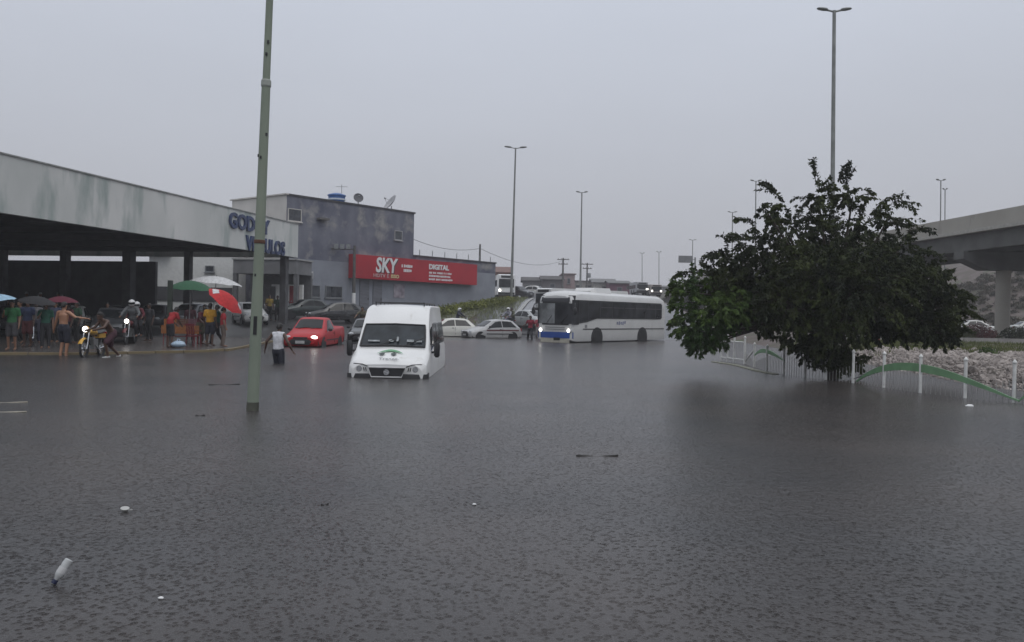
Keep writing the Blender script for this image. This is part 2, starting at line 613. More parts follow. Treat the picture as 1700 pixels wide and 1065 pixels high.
def ring(st, y):
    zl, zb, zt, wl, wb, wt = st
    h = [(0, zl), (wl * .9, zl), (wl, zl + .06), (wl + .025, (zl + zb) * .5), (wb, zb - .03), (wb - .012, zb), (wt + .03, zt - .035), (wt - .04, zt), (0, zt + .022)]
    pts = [Vector((x, y, z)) for x, z in h]
    pts += [Vector((-x, y, z)) for x, z in reversed(h[1:-1])]
    return pts

def st_at(S, y):
    for a, b in zip(S, S[1:]):
        if y <= b[0]:
            t = (y - a[0]) / (b[0] - a[0])
            return [lerp(p, q, t) for p, q in zip(a[1:], b[1:])]
    return list(S[-1][1:])

CARS = {
 'hatch': dict(L=3.82, S=[(0, .34, .52, .60, .56, .62, .45), (.10, .24, .58, .68, .72, .75, .6), (.5, .2, .67, .79, .79, .80, .64), (1.02, .2, .78, .92, .81, .815, .68), (1.72, .2, .87, 1.35, .82, .815, .56),
        (2.2, .2, .88, 1.42, .82, .82, .575), (3.0, .2, .9, 1.39, .82, .815, .56), (3.25, .21, .9, 1.33, .81, .81, .54), (3.68, .24, .88, .96, .79, .79, .62), (3.82, .32, .6, .82, .74, .75, .6)],
        cowl=1.02, roof=1.72, rroof=3.25, rcowl=3.68, side=[((1.2, 1.86), (2.3, 2.28)), ((2.36, 2.34), (3.42, 3.05))], wheels=(.72, 3.1)),
 'sedan': dict(L=4.25, S=[(0, .34, .52, .60, .56, .62, .45), (.1, .24, .58, .68, .74, .77, .6), (.5, .2, .68, .8, .8, .82, .66), (1.15, .2, .8, .93, .83, .835, .7), (1.85, .2, .88, 1.36, .84, .835, .56),
        (2.35, .2, .89, 1.42, .84, .84, .575), (2.95, .2, .9, 1.39, .84, .835, .55), (3.55, .21, .91, 1.02, .83, .83, .66), (4.1, .24, .88, .99, .8, .8, .64), (4.25, .32, .6, .86, .74, .75, .6)],
        cowl=1.15, roof=1.85, rroof=2.95, rcowl=3.55, side=[((1.33, 1.98), (2.4, 2.38)), ((2.46, 2.44), (3.35, 2.98))], wheels=(.75, 3.35)),
 'pickup': dict(L=4.4, S=[(0, .34, .52, .60, .6, .66, .5), (.12, .24, .6, .7, .75, .78, .62), (.5, .22, .7, .82, .81, .825, .66), (1.1, .22, .82, .95, .83, .83, .69), (1.78, .22, .91, 1.42, .83, .83, .57),
        (2.1, .22, .92, 1.48, .83, .83, .58), (2.5, .22, .93, 1.46, .83, .83, .57), (2.72, .22, .96, 1.06, .83, .83, .74), (3.4, .24, .98, 1.06, .83, .83, .76), (4.3, .28, .98, 1.06, .82, .82, .76), (4.4, .4, .7, .98, .78, .8, .74)],
        cowl=1.1, roof=1.78, rroof=2.5, rcowl=2.72, side=[((1.28, 1.9), (2.45, 2.4))], wheels=(.75, 3.45)),
}
def car(kind, label, paint, x, y, yaw, name='parked_car', lit=(), group=None, z=None, stripe=None, rear_plate=True, bumper=None, cat='car', lift=0.0, plate=True):
    c = CARS[kind]; S = c['S']; L = c['L']
    gz = ground(x, y) if z is None else z
    root = thing(name, label, cat, (x, y, gz + lift), yaw, group)
    oy = -L / 2
    def V(p):
        return Vector((p[0], p[1] + oy, p[2]))
    b = MB().loft([[V(p) for p in ring(s[1:], s[0])] for s in S])
    b.build('body', paint, root, 35)
    def roofpane(y0, y1, inset, nm):
        s0, s1 = st_at(S, y0), st_at(S, y1)
        a0, a1 = Vector((0, y0, s0[2])), Vector((0, y1, s1[2]))
        d = (a1 - a0)
        nrm = Vector((0, -d.z, d.y)).normalized()
        if nrm.z < 0: nrm = -nrm
        m = MB(); rows = []
        for t in (inset, .5, 1 - inset):
            w = lerp(s0[5], s1[5], t) - .055
            z = lerp(s0[2], s1[2], t); yy = lerp(y0, y1, t)
            rows.append([V(Vector((k * w, yy, z + .024 * (1 - k * k))) + nrm * .012) for k in (-1, -.5, 0, .5, 1)])
        m.loft(rows, caps=False, closed=False)
        return m.build(nm, GLASS, root, 60)
    ws = roofpane(c['cowl'], c['roof'], .09, 'windshield')
    wp = MB()
    s0 = st_at(S, c['cowl'])
    for k in (-.45, .1):
        wp.tube([V((k, c['cowl'] - .02, s0[2] + .03)), V((k + .45, c['cowl'] + .12, s0[2] + .13))], .008, 5)
    wp.build('wiper', BLACKP, ws)
    roofpane(c['rroof'], c['rcowl'], .12, 'rear_window')
    for sgn in (1, -1):
        for (bot, top) in [((q[0][0], q[1][0]), (q[0][1], q[1][1])) for q in c['side']]:
            m = MB(); lo = []; hi = []
            for t in (0, .33, .66, 1):
                yb, yt = lerp(bot[0], bot[1], t), lerp(top[0], top[1], t)
                sb, s2 = st_at(S, yb), st_at(S, yt)
                pb = Vector((sb[4] - .012, yb, sb[1])); pt = Vector((s2[5] + .03, yt, s2[2] - .035))
                # points on the side strip at the two heights
                d = pt - pb
                lo.append(V(Vector((pb.x + .012 + d.x * .06, pb.y, pb.z + (st_at(S, yb)[2] - .035 - pb.z) * .08))))
                hi.append(V(Vector((pt.x + .012 - d.x * .1, pt.y, pt.z - d.z * .12))))
            for r_ in (lo, hi):
                for p in r_:
                    p.x *= sgn
            m.loft([lo, hi], caps=False, closed=False)
            m.build('side_window', GLASS, root)
    # bumpers, grille, lamps
    bm_ = bumper or paint
    for (yy, nm, sg) in ((0.02, 'front_bumper', -1), (L - .04, 'rear_bumper', 1)):
        s = st_at(S, .12 if sg < 0 else L - .1)
        w = s[3] + .02
        pts = [Vector((k * w, yy + oy - sg * (.16 * abs(k) ** 3) + sg * .02, .44)) for k in (-1, -.8, -.4, 0, .4, .8, 1)]
        mb = MB(); prof_ = []
        for p in pts:
            prof_.append([p + Vector((0, sg * o[0], o[1])) for o in ((-.06, -.14), (.03, -.12), (.055, 0), (.03, .1), (-.06, .12))])
        mb.loft(prof_)
        mb.build(nm, bm_, root, 40)
    MB().box((0, oy + .005, .60), (.62, .07, .075)).build('grille', BLACKP, root)
    if plate:
        MB().box((0, oy - .045, .42), (.4, .02, .12)).build('number_plate', PLATE, root)
        MB().box((0, -oy + .035, .55), (.4, .02, .12)).build('number_plate', PLATE, root)
    for i, sg in enumerate((-1, 1)):
        m = MB().ell((sg * .58, oy + .085, .63), (.15, .075, .075), 12, 8)
        m.build('headlight', LIT if i in lit else LAMPGLASS, root, 60)
        m = MB().box((sg * (st_at(S, L - .15)[4] - .07), -oy - .1, .78), (.13, .12, .2))
        m.build('tail_light', RED_LENS, root)
        m = MB().ell((sg * (st_at(S, c['cowl'] + .2)[4] + .1), oy + c['cowl'] + .32, .95), (.1, .06, .075), 10, 6)
        m.build('mirror', BLACKP if bumper else paint, root, 60)
        for yy in c['wheels']:
            m = MB().lathe([(.30, -.012), (.355, -.012), (.355, .012), (.30, .012)], (sg * (st_at(S, yy)[3] + .012), oy + yy, .29), 20, 'X')
            m.build('wheel_arch', BLACKP, root)
        for yy in c['wheels']:
            put_wheel(root, sg * (st_at(S, yy)[3] - .075), oy + yy, .285, .185)
        m = MB().box((sg * (st_at(S, 2.2)[3] + .028), oy + 2.1, .5), (.02, 1.9, .045))
        m.build('door_moulding', BLACKP if bumper else paint, root)
        y_s = c['side'][0][1][0] + .03
        m = MB().box((sg * (st_at(S, y_s)[3] + .017), oy + y_s, .6), (.012, .014, .52))
        m.build('door_seam', BLACKP, root)
        m = MB().box((sg * (st_at(S, y_s)[4] + .012), oy + y_s - .16, .78), (.03, .14, .035))
        m.build('door_handle', BLACKP, root)
        if stripe:
            m = MB().box((sg * (st_at(S, 2.2)[4] + .014), oy + 2.35, .73), (.012, 2.4, .075))
            m.build('side_stripe', stripe, root)
    return root

def lamp_post(label, x, y, zb, zt, r0, r1, head, lean=(0, 0), paint=None, group=None, arms=2, hatch=False, yaw=0.0, dims=True):
    paint = paint or pm('galvanised_pole', (0.2, 0.21, 0.2), 0.55, 0.3, var=0.2, scale=1.5)
    H = zt - zb
    root = thing('street_lamp', label, 'lamp post', (x, y, zb), yaw, group, rot=(lean[1], lean[0], yaw))
    MB().tube([(0, 0, -.3), (0, 0, H * .45), (0, 0, H * .46), (0, 0, H)], [r0, lerp(r0, r1, .5), lerp(r0, r1, .62), r1], 12).build('pole', paint, root, 50)
    hm = pm('lamp_housing', (0.16, 0.17, 0.16), 0.5, 0.2, var=0.2)
    for sg in ((-1, 1) if arms == 2 else (1,)):
        a = MB().tube([(0, 0, H - .08), (sg * head * .2, 0, H), (sg * head * .28, 0, H + .02)], r1 * .55, 6).build('arm', paint, root)
        h = MB()
        sec = []
        for t, w, hh in ((.22, .06, .05), (.32, .13, .09), (.6, .16, .1), (.9, .13, .07), (1.0, .05, .03)):
            X = sg * head * t * .5 * 2 * .5 + sg * head * .12
            zc = H + .03 + .09 * t
            sec.append([Vector((X, w * math.cos(q), zc + hh * math.sin(q))) for q in [2 * PI * k / 8 for k in range(8)]])
        h.loft(sec).build('lamp_head', hm, root, 50)
    return root

# ---------------------------------------------- motorcycle: front faces -Y, about 1.95 m long
def motorcycle(label, x, y, yaw, paint, lit=True, z=None, group=None, scale=1.0, steer=0.0):
    gz = ground(x, y) if z is None else z
    r = thing('motorcycle', label, 'motorcycle', (x, y, gz), yaw, group, scale=scale)
    WR = .29
    def wheel(yc):
        m = MB()
        for k in range(24):
            a0, a1 = 2 * PI * k / 24, 2 * PI * (k + 1) / 24
            m.tube([(0, yc + WR * .9 * math.cos(a0), WR + WR * .9 * math.sin(a0)), (0, yc + WR * .9 * math.cos(a1), WR + WR * .9 * math.sin(a1))], .038, 6, False)
        w = m.build('wheel', RUBBER, r, 60)
        s = MB()
        for k in range(12):
            a0 = 2 * PI * k / 12
            s.tube([(0, yc, WR), (0, yc + WR * .85 * math.cos(a0), WR + WR * .85 * math.sin(a0))], .006, 4, False)
        s.lathe([(.05, -.06), (.06, 0), (.05, .06)], (0, yc, WR), 10, 'X')
        s.build('spokes', CHROME, w)
    wheel(-.62); wheel(.62)
    fk = MB()
    for sg in (-1, 1):
        fk.tube([(sg * .075, -.62, WR), (sg * .075, -.42, .86)], .024, 8)
    fk.build('fork', CHROME, r, 50)
    fen = MB(); sec = []
    for k in range(7):
        a = R(40 + k * 18)
        c0 = Vector((0, -.62 + (WR + .05) * math.cos(a), WR + (WR + .05) * math.sin(a)))
        sec.append([c0 + Vector((dx, 0, dz)) for dx, dz in ((-.06, -.03), (0, .012), (.06, -.03), (0, -.005))])
    fen.loft(sec).build('front_fender', paint, r, 50)
    hb = MB().tube([(-.36, -.26, 1.0), (-.2, -.36, 1.03), (0, -.4, .95), (.2, -.36, 1.03), (.36, -.26, 1.0)], .014, 6)
    hbo = hb.build('handlebar', BLACKP, r, 60)
    mi = MB()
    for sg in (-1, 1):
        mi.tube([(sg * .24, -.34, 1.03), (sg * .3, -.36, 1.17)], .006, 5)
        mi.ell((sg * .31, -.36, 1.19), (.06, .02, .04), 8, 6)
    mi.build('mirrors', BLACKP, hbo)
    MB().ell((0, -.5, .88), (.115, .07, .1), 12, 8).build('headlamp_shell', paint, r, 60)
    MB().lathe([(.085, .0), (.075, -.025), (.01, -.035)], (0, -.555, .88), 14, 'Y').build('headlight', LIT if lit else LAMPGLASS, r, 60)
    tk = MB(); sec = []
    for yy, w, z0, z1 in ((-.34, .07, .72, .84), (-.22, .13, .68, .9), (0, .14, .67, .89), (.14, .09, .68, .8)):
        sec.append([Vector((w * math.cos(q), yy, (z0 + z1) / 2 + (z1 - z0) / 2 * math.sin(q))) for q in [2 * PI * k / 10 for k in range(10)]])
    tk.loft(sec).build('tank', paint, r, 50)
    se = MB(); sec = []
    for yy, w, z0, z1 in ((.1, .09, .72, .79), (.3, .13, .71, .8), (.6, .12, .74, .84), (.78, .07, .78, .85)):
        sec.append([Vector((w * math.cos(q), yy, (z0 + z1) / 2 + (z1 - z0) / 2 * math.sin(q))) for q in [2 * PI * k / 10 for k in range(10)]])
    se.loft(sec).build('seat', BLACKP, r, 50)
    MB().box((0, .5, .66), (.16, .5, .13)).build('side_panel', paint, r)
    MB().box((0, -.02, .42), (.2, .32, .3)).box((0, -.1, .55), (.14, .16, .16)).build('engine', STEELG, r)
    MB().tube([(0, -.4, .86), (0, -.24, .42), (0, .18, .3), (0, .62, WR)], .025, 6).tube([(0, -.34, .8), (0, .2, .66), (0, .7, .72)], .022, 6).build('frame', BLACKP, r, 60)
    MB().tube([(.09, -.1, .4), (.12, .1, .27), (.14, .75, .36)], [.02, .025, .045], 8).build('exhaust', CHROME, r, 60)
    MB().box((0, .84, .74), (.14, .05, .07)).build('tail_light', RED_LENS, r)
    return r

# ---------------------------------------------- people
def tlimb(m, p0, p1, r0, r1, n=10, lat=None, flat=1.0):
    p0 = Vector(p0); p1 = Vector(p1)
    d = (p1 - p0)
    L = d.length; d = d / L
    u = Vector(lat) if lat is not None else d.orthogonal()
    u = (u - d * u.dot(d)).normalized(); w = d.cross(u)
    rings = []
    for t, k in ((-.95, .3), (-.7, .71), (-.35, .94), (0, 1)):
        rings.append((p0 + d * r0 * flat * t, r0 * k))
    for t in (.25, .5, .75):
        rings.append((p0 + d * L * t, lerp(r0, r1, t)))
    for t, k in ((0, 1), (.35, .94), (.7, .71), (.95, .3)):
        rings.append((p1 + d * r1 * flat * t, r1 * k))
    m.loft([[c + (u * math.cos(2 * PI * k / n) + w * flat * math.sin(2 * PI * k / n)) * r for k in range(n)] for c, r in rings])

def remeshed(mb, name, mat, parent, voxel=0.012, smooth_it=4):
    me = mb.mesh(name, mat)
    o = bpy.data.objects.new(name, me)
    col.objects.link(o)
    q = o.modifiers.new('r', 'REMESH'); q.mode = 'VOXEL'; q.voxel_size = voxel
    if smooth_it:
        s = o.modifiers.new('s', 'SMOOTH'); s.factor = .5; s.iterations = smooth_it
    dg = bpy.context.evaluated_depsgraph_get()
    me2 = bpy.data.meshes.new_from_object(o.evaluated_get(dg))
    o.modifiers.clear(); o.data = me2
    bpy.data.meshes.remove(me)
    me2.name = name
    me2.materials.clear(); me2.materials.append(mat)
    me2.shade_smooth()
    if parent is not None:
        o.parent = parent
    return o

STAND = dict(pel=(0, 0, .95), wai=(0, .01, 1.12), che=(0, 0, 1.32), nek=(0, .01, 1.47), hd=(0, -.02, 1.615),
    shL=(.185, 0, 1.41), elL=(.235, .03, 1.13), wrL=(.245, -.06, .88), shR=(-.185, 0, 1.41), elR=(-.235, .03, 1.13), wrR=(-.245, -.06, .88),
    hiL=(.09, 0, .92), knL=(.105, -.03, .5), anL=(.11, .03, .08), toL=(.13, -.15, .035), hiR=(-.09, 0, .92), knR=(-.105, -.03, .5), anR=(-.11, .03, .08), toR=(-.13, -.15, .035))
def pose(**k):
    d = dict(STAND); d.update(k); return d
WALK = pose(knL=(.1, -.2, .53), anL=(.1, -.28, .1), toL=(.11, -.46, .06), knR=(-.1, .06, .5), anR=(-.1, .3, .14), toR=(-.11, .16, .04), elL=(.23, .14, 1.14), wrL=(.24, .12, .9), elR=(-.23, -.06, 1.13), wrR=(-.22, -.24, .95))
HOLD_R = pose(elR=(-.25, -.1, 1.16), wrR=(-.16, -.28, 1.3))                       # holds an umbrella shaft in front of the right shoulder
ARMOUT = pose(elL=(.42, -.06, 1.3), wrL=(.68, -.14, 1.33), elR=(-.27, -.04, 1.15), wrR=(-.36, -.14, .93), knL=(.1, -.12, .52), anL=(.12, -.02, .09), toL=(.14, -.2, .04))
PUSH = pose(pel=(0, .12, .80), wai=(0, .02, .95), che=(0, -.13, 1.11), nek=(0, -.23, 1.22), hd=(0, -.31, 1.34), shL=(.185, -.17, 1.18), elL=(.24, -.34, 1.0), wrL=(.24, -.56, .95), shR=(-.185, -.17, 1.18), elR=(-.26, -.3, .98), wrR=(-.22, -.52, .93),
    hiL=(.09, .1, .79), knL=(.12, -.2, .5), anL=(.12, -.1, .1), toL=(.13, -.29, .05), hiR=(-.09, .14, .79), knR=(-.13, .16, .4), anR=(-.12, .46, .12), toR=(-.13, .36, .03))
RIDE = pose(pel=(0, .22, .88), wai=(0, .2, 1.04), che=(0, .12, 1.24), nek=(0, .08, 1.38), hd=(0, .04, 1.52), shL=(.185, .1, 1.33), elL=(.31, -.06, 1.13), wrL=(.31, -.26, 1.04), shR=(-.185, .1, 1.33), elR=(-.31, -.06, 1.13), wrR=(-.31, -.26, 1.04),
    hiL=(.1, .2, .84), knL=(.2, -.18, .66), anL=(.21, .02, .3), toL=(.22, -.15, .25), hiR=(-.1, .2, .84), knR=(-.2, -.18, .66), anR=(-.21, .02, .3), toR=(-.22, -.15, .25))
BEND = pose(che=(0, -.14, 1.28), nek=(0, -.22, 1.4), hd=(0, -.3, 1.52), shL=(.185, -.16, 1.36), shR=(-.185, -.16, 1.36), elL=(.22, -.24, 1.1), wrL=(.15, -.4, .95), elR=(-.22, -.24, 1.1), wrR=(-.15, -.4, .95))
WADE = pose(elL=(.34, .06, 1.2), wrL=(.42, .0, .98), elR=(-.33, .04, 1.17), wrR=(-.42, -.06, .95), nek=(0, -.03, 1.47), hd=(0, -.07, 1.61), knL=(.1, -.14, .52), anL=(.1, -.04, .09), toL=(.12, -.22, .04))
POINT = pose(elR=(-.4, -.12, 1.34), wrR=(-.6, -.3, 1.33))

SKINS = dict(brown=pm('skin_brown', (0.2, 0.105, 0.065), 0.45, var=0.08), dark=pm('skin_dark', (0.085, 0.045, 0.03), 0.4, var=0.08), tan=pm('skin_tan', (0.34, 0.17, 0.1), 0.45, var=0.08))
HAIR = pm('black_hair', (0.012, 0.01, 0.009), 0.6, var=0.2)
EYE = pm('dark_eye', (0.01, 0.008, 0.008), 0.2)
def cloth(name, c, **k):
    return pm('cloth_' + name, c, 0.85, var=0.18, scale=9, bump=0.3, bscale=45, **k)

def person(label, loc, yaw, P, skin='brown', top=None, bottom=None, long_legs=False, sleeves='short', group=None, height=1.72, helmet=None, cap=None, hair=True, shoes=None, skirt=False, face=True):
    S = {k: Vector(v) for k, v in P.items()}
    r = thing('person', label, 'person', loc, yaw, group, scale=height / 1.74)
    X = Vector((1, 0, 0))
    m = MB()
    # torso, neck and head
    tlimb(m, S['pel'] + Vector((0, 0, -.02)), S['wai'], .15, .13, 14, X, .72)
    tlimb(m, S['wai'], S['che'], .13, .165, 14, X, .68)
    tlimb(m, S['che'], (S['shL'] + S['shR']) / 2 + Vector((0, 0, .0)), .165, .12, 14, X, .66)
    tlimb(m, S['shL'].lerp(S['nek'], .25), S['shR'].lerp(S['nek'], .25), .058, .058, 10)
    tlimb(m, S['nek'] - (S['nek'] - S['che']) * .3, S['hd'] - (S['hd'] - S['nek']) * .3, .062, .055, 10)
    h = S['hd']
    up = (S['hd'] - S['nek']).normalized()
    hm = MB()
    hm.ell((0, .012, .03), (.077, .095, .1), 14, 10)
    hm.ell((0, -.03, -.055), (.055, .058, .06), 12, 8)
    hm.ell((0, -.098, -.018), (.013, .02, .026), 8, 6)
    hm.ell((0, -.083, .028), (.06, .018, .014), 8, 6)
    hm.ell((.079, .012, -.005), (.012, .022, .032), 8, 6); hm.ell((-.079, .012, -.005), (.012, .022, .032), 8, 6)
    Mh = Matrix.Translation(h) @ Vector((0, 0, 1)).rotation_difference(up).to_matrix().to_4x4()
    Mh = Matrix.Translation(h) @ Matrix.Rotation(math.atan2(up.y, up.z) * -.5, 4, 'X')
    hm.xf(Mh); m.add(hm.v, hm.f)
    for q in 'LR':
        tlimb(m, S['sh' + q], S['el' + q], .056, .043, 10)
        tlimb(m, S['el' + q], S['wr' + q], .043, .029, 10)
        d = (S['wr' + q] - S['el' + q]).normalized()
        lat = d.cross(Vector((1, 0, 0)) if abs(d.x) < .8 else Vector((0, 0, 1))).normalized()
        nrm = d.cross(lat)
        pw = S['wr' + q]
        pe = pw + d * .085
        tlimb(m, pw + d * .01, pe, .032, .04, 10, lat, .5)
        for i, (off, ln) in enumerate(((-.03, .062), (-.01, .078), (.011, .074), (.031, .056))):
            a = pe + lat * off
            b_ = a + d * ln * .6 + nrm * .008
            tlimb(m, a, b_, .0105, .0095, 6)
            tlimb(m, b_, b_ + d * ln * .42 + nrm * .022, .0095, .008, 6)
        tb = pw + d * .03 - lat * .03
        tlimb(m, tb, tb + d * .045 - lat * .03 + nrm * .01, .013, .0095, 6)
        tlimb(m, S['hi' + q], S['kn' + q], .088, .058, 12)
        tlimb(m, S['kn' + q], S['an' + q], .056, .037, 12)
        tlimb(m, S['an' + q] + Vector((0, 0, -.015)), S['to' + q], .042, .032, 10)
    remeshed(m, 'body', SKINS[skin], r, .0125, 3)
    if top:
        t = MB()
        tlimb(t, S['pel'] + Vector((0, 0, .03)), S['wai'], .168, .152, 14, X, .76)
        tlimb(t, S['wai'], S['che'], .152, .182, 14, X, .72)
        tlimb(t, S['che'], (S['shL'] + S['shR']) / 2, .182, .135, 14, X, .7)
        tlimb(t, S['shL'].lerp(S['nek'], .2), S['shR'].lerp(S['nek'], .2), .068, .068, 10)
        if sleeves != 'none':
            for q in 'LR':
                e_ = S['el' + q] if sleeves == 'long' else S['sh' + q].lerp(S['el' + q], .62)
                tlimb(t, S['sh' + q], e_, .074, .062 if sleeves == 'long' else .07, 10)
                if sleeves == 'long':
                    tlimb(t, S['el' + q], S['el' + q].lerp(S['wr' + q], .93), .06, .044, 10)
        remeshed(t, 'shirt', top, r, .017, 3)
    if bottom:
        t = MB()
        tlimb(t, S['pel'] + Vector((0, 0, .05)), S['pel'] - Vector((0, 0, .05)), .163, .168, 14, X, .76)
        for q in 'LR':
            if long_legs:
                tlimb(t, S['hi' + q], S['kn' + q], .1, .078, 12); tlimb(t, S['kn' + q], S['kn' + q].lerp(S['an' + q], .96), .075, .06, 12)
            else:
                tlimb(t, S['hi' + q], S['hi' + q].lerp(S['kn' + q], .88), .105, .095, 12)
        remeshed(t, 'trousers' if long_legs else 'shorts', bottom, r, .017, 3)
    if shoes:
        for q in 'LR':
            t = MB(); tlimb(t, S['an' + q] + Vector((0, .02, -.03)), S['to' + q], .05, .042, 10)
            t.build('shoe', shoes, r, 60)
    if helmet:
        t = MB(); t.ell((0, 0, 0), (.13, .15, .14), 16, 12)
        t.v = [p for p in t.v]
        t.xf(Mh @ Matrix.Translation((0, .01, .015)))
        hlm = t.build('helmet', helmet, r, 60)
        t = MB(); sec = []
        for k in range(9):
            a = R(-70 + k * 17.5)
            sec.append([Vector((.135 * math.sin(a), -.155 * math.cos(a), zz)) for zz in (-.03, .05)])
        t.loft(sec, caps=False, closed=False).xf(Mh @ Matrix.Translation((0, .01, .01)))
        t.build('visor', GLASS, hlm, 60)
    elif cap:
        t = MB(); t.lathe([(.088, -.0), (.092, .03), (.08, .075), (.05, .1), (.01, .108)], (0, .01, .045), 14).box((0, -.12, .05), (.12, .1, .012)).xf(Mh)
        t.build('cap', cap, r, 50)
    elif hair:
        t = MB(); sec = []
        for zz, k, dy in ((-.05, .55, .065), (-.02, .86, .05), (.03, 1.0, .022), (.07, .98, .012), (.11, .76, .008), (.135, .4, .008), (.142, .05, .008)):
            sec.append([Vector((.086 * k * math.cos(2 * PI * i / 14), dy + .103 * k * math.sin(2 * PI * i / 14) * (1 if math.sin(2 * PI * i / 14) > 0 else .86), zz)) for i in range(14)])
        t.loft(sec).xf(Mh)
        t.build('hair', HAIR, r, 60)
    if face and not helmet:
        for sg in (-1, 1):
            MB().ell((sg * .03, -.088, .012), (.012, .008, .008), 8, 6).xf(Mh).build('eye', EYE, r, 60)
        MB().ell((0, -.086, -.062), (.024, .008, .006), 8, 6).xf(Mh).build('mouth', pm('lips', (0.17, 0.06, 0.05), 0.5), r, 60)
    return r

# ---------------------------------------------- umbrellas
def umbrella(label, loc, rad, canopy, tilt=(0, 0, 0), drop=.34, stick=.85, name='umbrella', group=None, trim=None, n=8, cat='umbrella', stick_r=.012):
    r = thing(name, label, cat, loc, group=group, rot=tilt)
    K = n * 4
    vs = []; fs = []
    rows = 7
    for j in range(rows + 1):
        t = j / rows
        for k in range(K):
            a = 2 * PI * k / K
            sc_ = 1 - .05 * abs(math.sin(a * n / 2)) * t
            vs.append(Vector((rad * t * sc_ * math.cos(a), rad * t * sc_ * math.sin(a), stick - drop * rad * (t ** 1.9) + .03 * rad * abs(math.sin(a * n / 2)) * t * t)))
    for j in range(rows):
        for k in range(K):
            fs.append((j * K + k, j * K + (k + 1) % K, (j + 1) * K + (k + 1) % K, (j + 1) * K + k))
    c = MB().add(vs, fs).build('canopy', canopy, r, 25)
    if trim:
        for k in range(0, K, 16):
            t_ = MB()
            q = [vs[j * K + (k + i) % K] + Vector((0, 0, .008)) for j, i in ((3, 0), (3, 4), (7, 4), (7, 0))]
            mid = [vs[5 * K + (k + 2) % K] + Vector((0, 0, .012))]
            for j in range(4, 6):
                for i in range(4):
                    t_.add([vs[j * K + (k + i) % K] + Vector((0, 0, .008)), vs[j * K + (k + i + 1) % K] + Vector((0, 0, .008)), vs[(j + 1) * K + (k + i + 1) % K] + Vector((0, 0, .008)), vs[(j + 1) * K + (k + i) % K] + Vector((0, 0, .008))], [(0, 1, 2, 3)])
            t_.build('pale_panel', trim, c)
    MB().tube([(0, 0, 0), (0, 0, stick + .06)], stick_r, 8).build('shaft', STEELG, r)
    for k in range(n):
        a = 2 * PI * k / n
        MB().tube([(0, 0, stick - .01)] + [(rad * t * math.cos(a), rad * t * math.sin(a), stick - drop * rad * t ** 1.9 - .012) for t in (.35, .7, .98)], .006, 4).build('rib', STEELG, r)
    return r

# ================================================================== BUILDINGS
FASC = pm('stained_white_fascia', (0.50, 0.52, 0.50), 0.75, scale=.5, stretch=(.8, 1, .45), c2=(0.66, 0.66, 0.64), contrast=(.3, .7), bump=.1, detail=9,
          wear=((0.33, 0.38, 0.36), 1.1, 0.5, (.75, 1, .2)))
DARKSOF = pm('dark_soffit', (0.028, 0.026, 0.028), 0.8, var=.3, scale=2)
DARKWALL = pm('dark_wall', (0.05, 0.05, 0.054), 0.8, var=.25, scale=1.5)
COLM = pm('column_paint', (0.075, 0.075, 0.08), 0.7, var=.25, scale=2)
BLUEL = pm('blue_lettering', (0.022, 0.04, 0.11), 0.4, var=.3, scale=5)
CYAW = math.atan2(24.4, 4.9)
can = thing('canopy_building', 'long open car-sales canopy with stained white fascia and blue lettering', 'building', (-14.3, 56, 0), CYAW)
fa = MB().box((-20, .12, 6.13), (40, .24, 2.2)).build('fascia', FASC, can)
MB().box((-20, .12, 7.25), (40.1, .34, .06)).build('coping', pm('grey_coping', (0.27, 0.28, 0.27), .8, var=.2), fa)
MB().box((.12, 20, 6.13), (.24, 39.4, 2.2)).build('fascia', FASC, can)
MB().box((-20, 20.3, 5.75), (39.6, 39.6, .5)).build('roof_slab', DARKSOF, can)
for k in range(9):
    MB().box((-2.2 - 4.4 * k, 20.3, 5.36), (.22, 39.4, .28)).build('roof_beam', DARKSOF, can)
for t, w in ((.7, .42), (7.7, .42), (12.2, .62), (17.2, .5), (22.3, .5), (28, .5)):
    MB().box((-.5, t, 2.75), (w, w, 5.5)).build('column', COLM, can)
for yy in (12.0, 22.0):
    MB().tube([(-13.5, yy, -.2), (-13.5, yy, 5.45)], .14, 12).build('column', pm('grey_steel_column', (0.13, 0.13, 0.135), .5, var=.2), can, 50)
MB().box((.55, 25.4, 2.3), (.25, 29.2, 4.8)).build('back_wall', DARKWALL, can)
MB().box((-20, 40.0, 2.6), (39, .25, 5.2)).build('unseen_shade_wall', DARKWALL, can)  # unseen wall added to keep the space under the roof dark
def fascia_text(s, px, py, size):
    # letters stand on the fascia, read along local -Y normal; local frame: x along fascia, -y outward
    me = text_mesh(s, size, .05, BLUEL, bold=.03, align='LEFT')
    return me
def local_on_fascia(px, py):
    d = ray(px, py)
    M = Matrix.Translation((-14.3, 56, 0)) @ Matrix.Rotation(CYAW, 4, 'Z')
    Mi = M.inverted()
    o = Mi @ CAM; dd = Mi.to_3x3() @ d
    return o + dd * ((-.0 - o.y) / dd.y)
for s_, (px0, py0), px1 in (('GODOY', (379, 366), 446), ('VEICULOS', (408, 403), 472)):
    a = local_on_fascia(px0, py0); b_ = local_on_fascia(px1, py0 + (px1 - px0) * .19)
    me = text_mesh(s_, 1.0, .05, BLUEL, bold=.035, align='LEFT')
    w = max(v.co.x for v in me.vertices) - min(v.co.x for v in me.vertices)
    o = obj_of('lettering', me, fa, (a.x, -.05, (a.z + b_.z) / 2), (R(90), 0, 0), ((b_.x - a.x) / w, 1.18, 1))

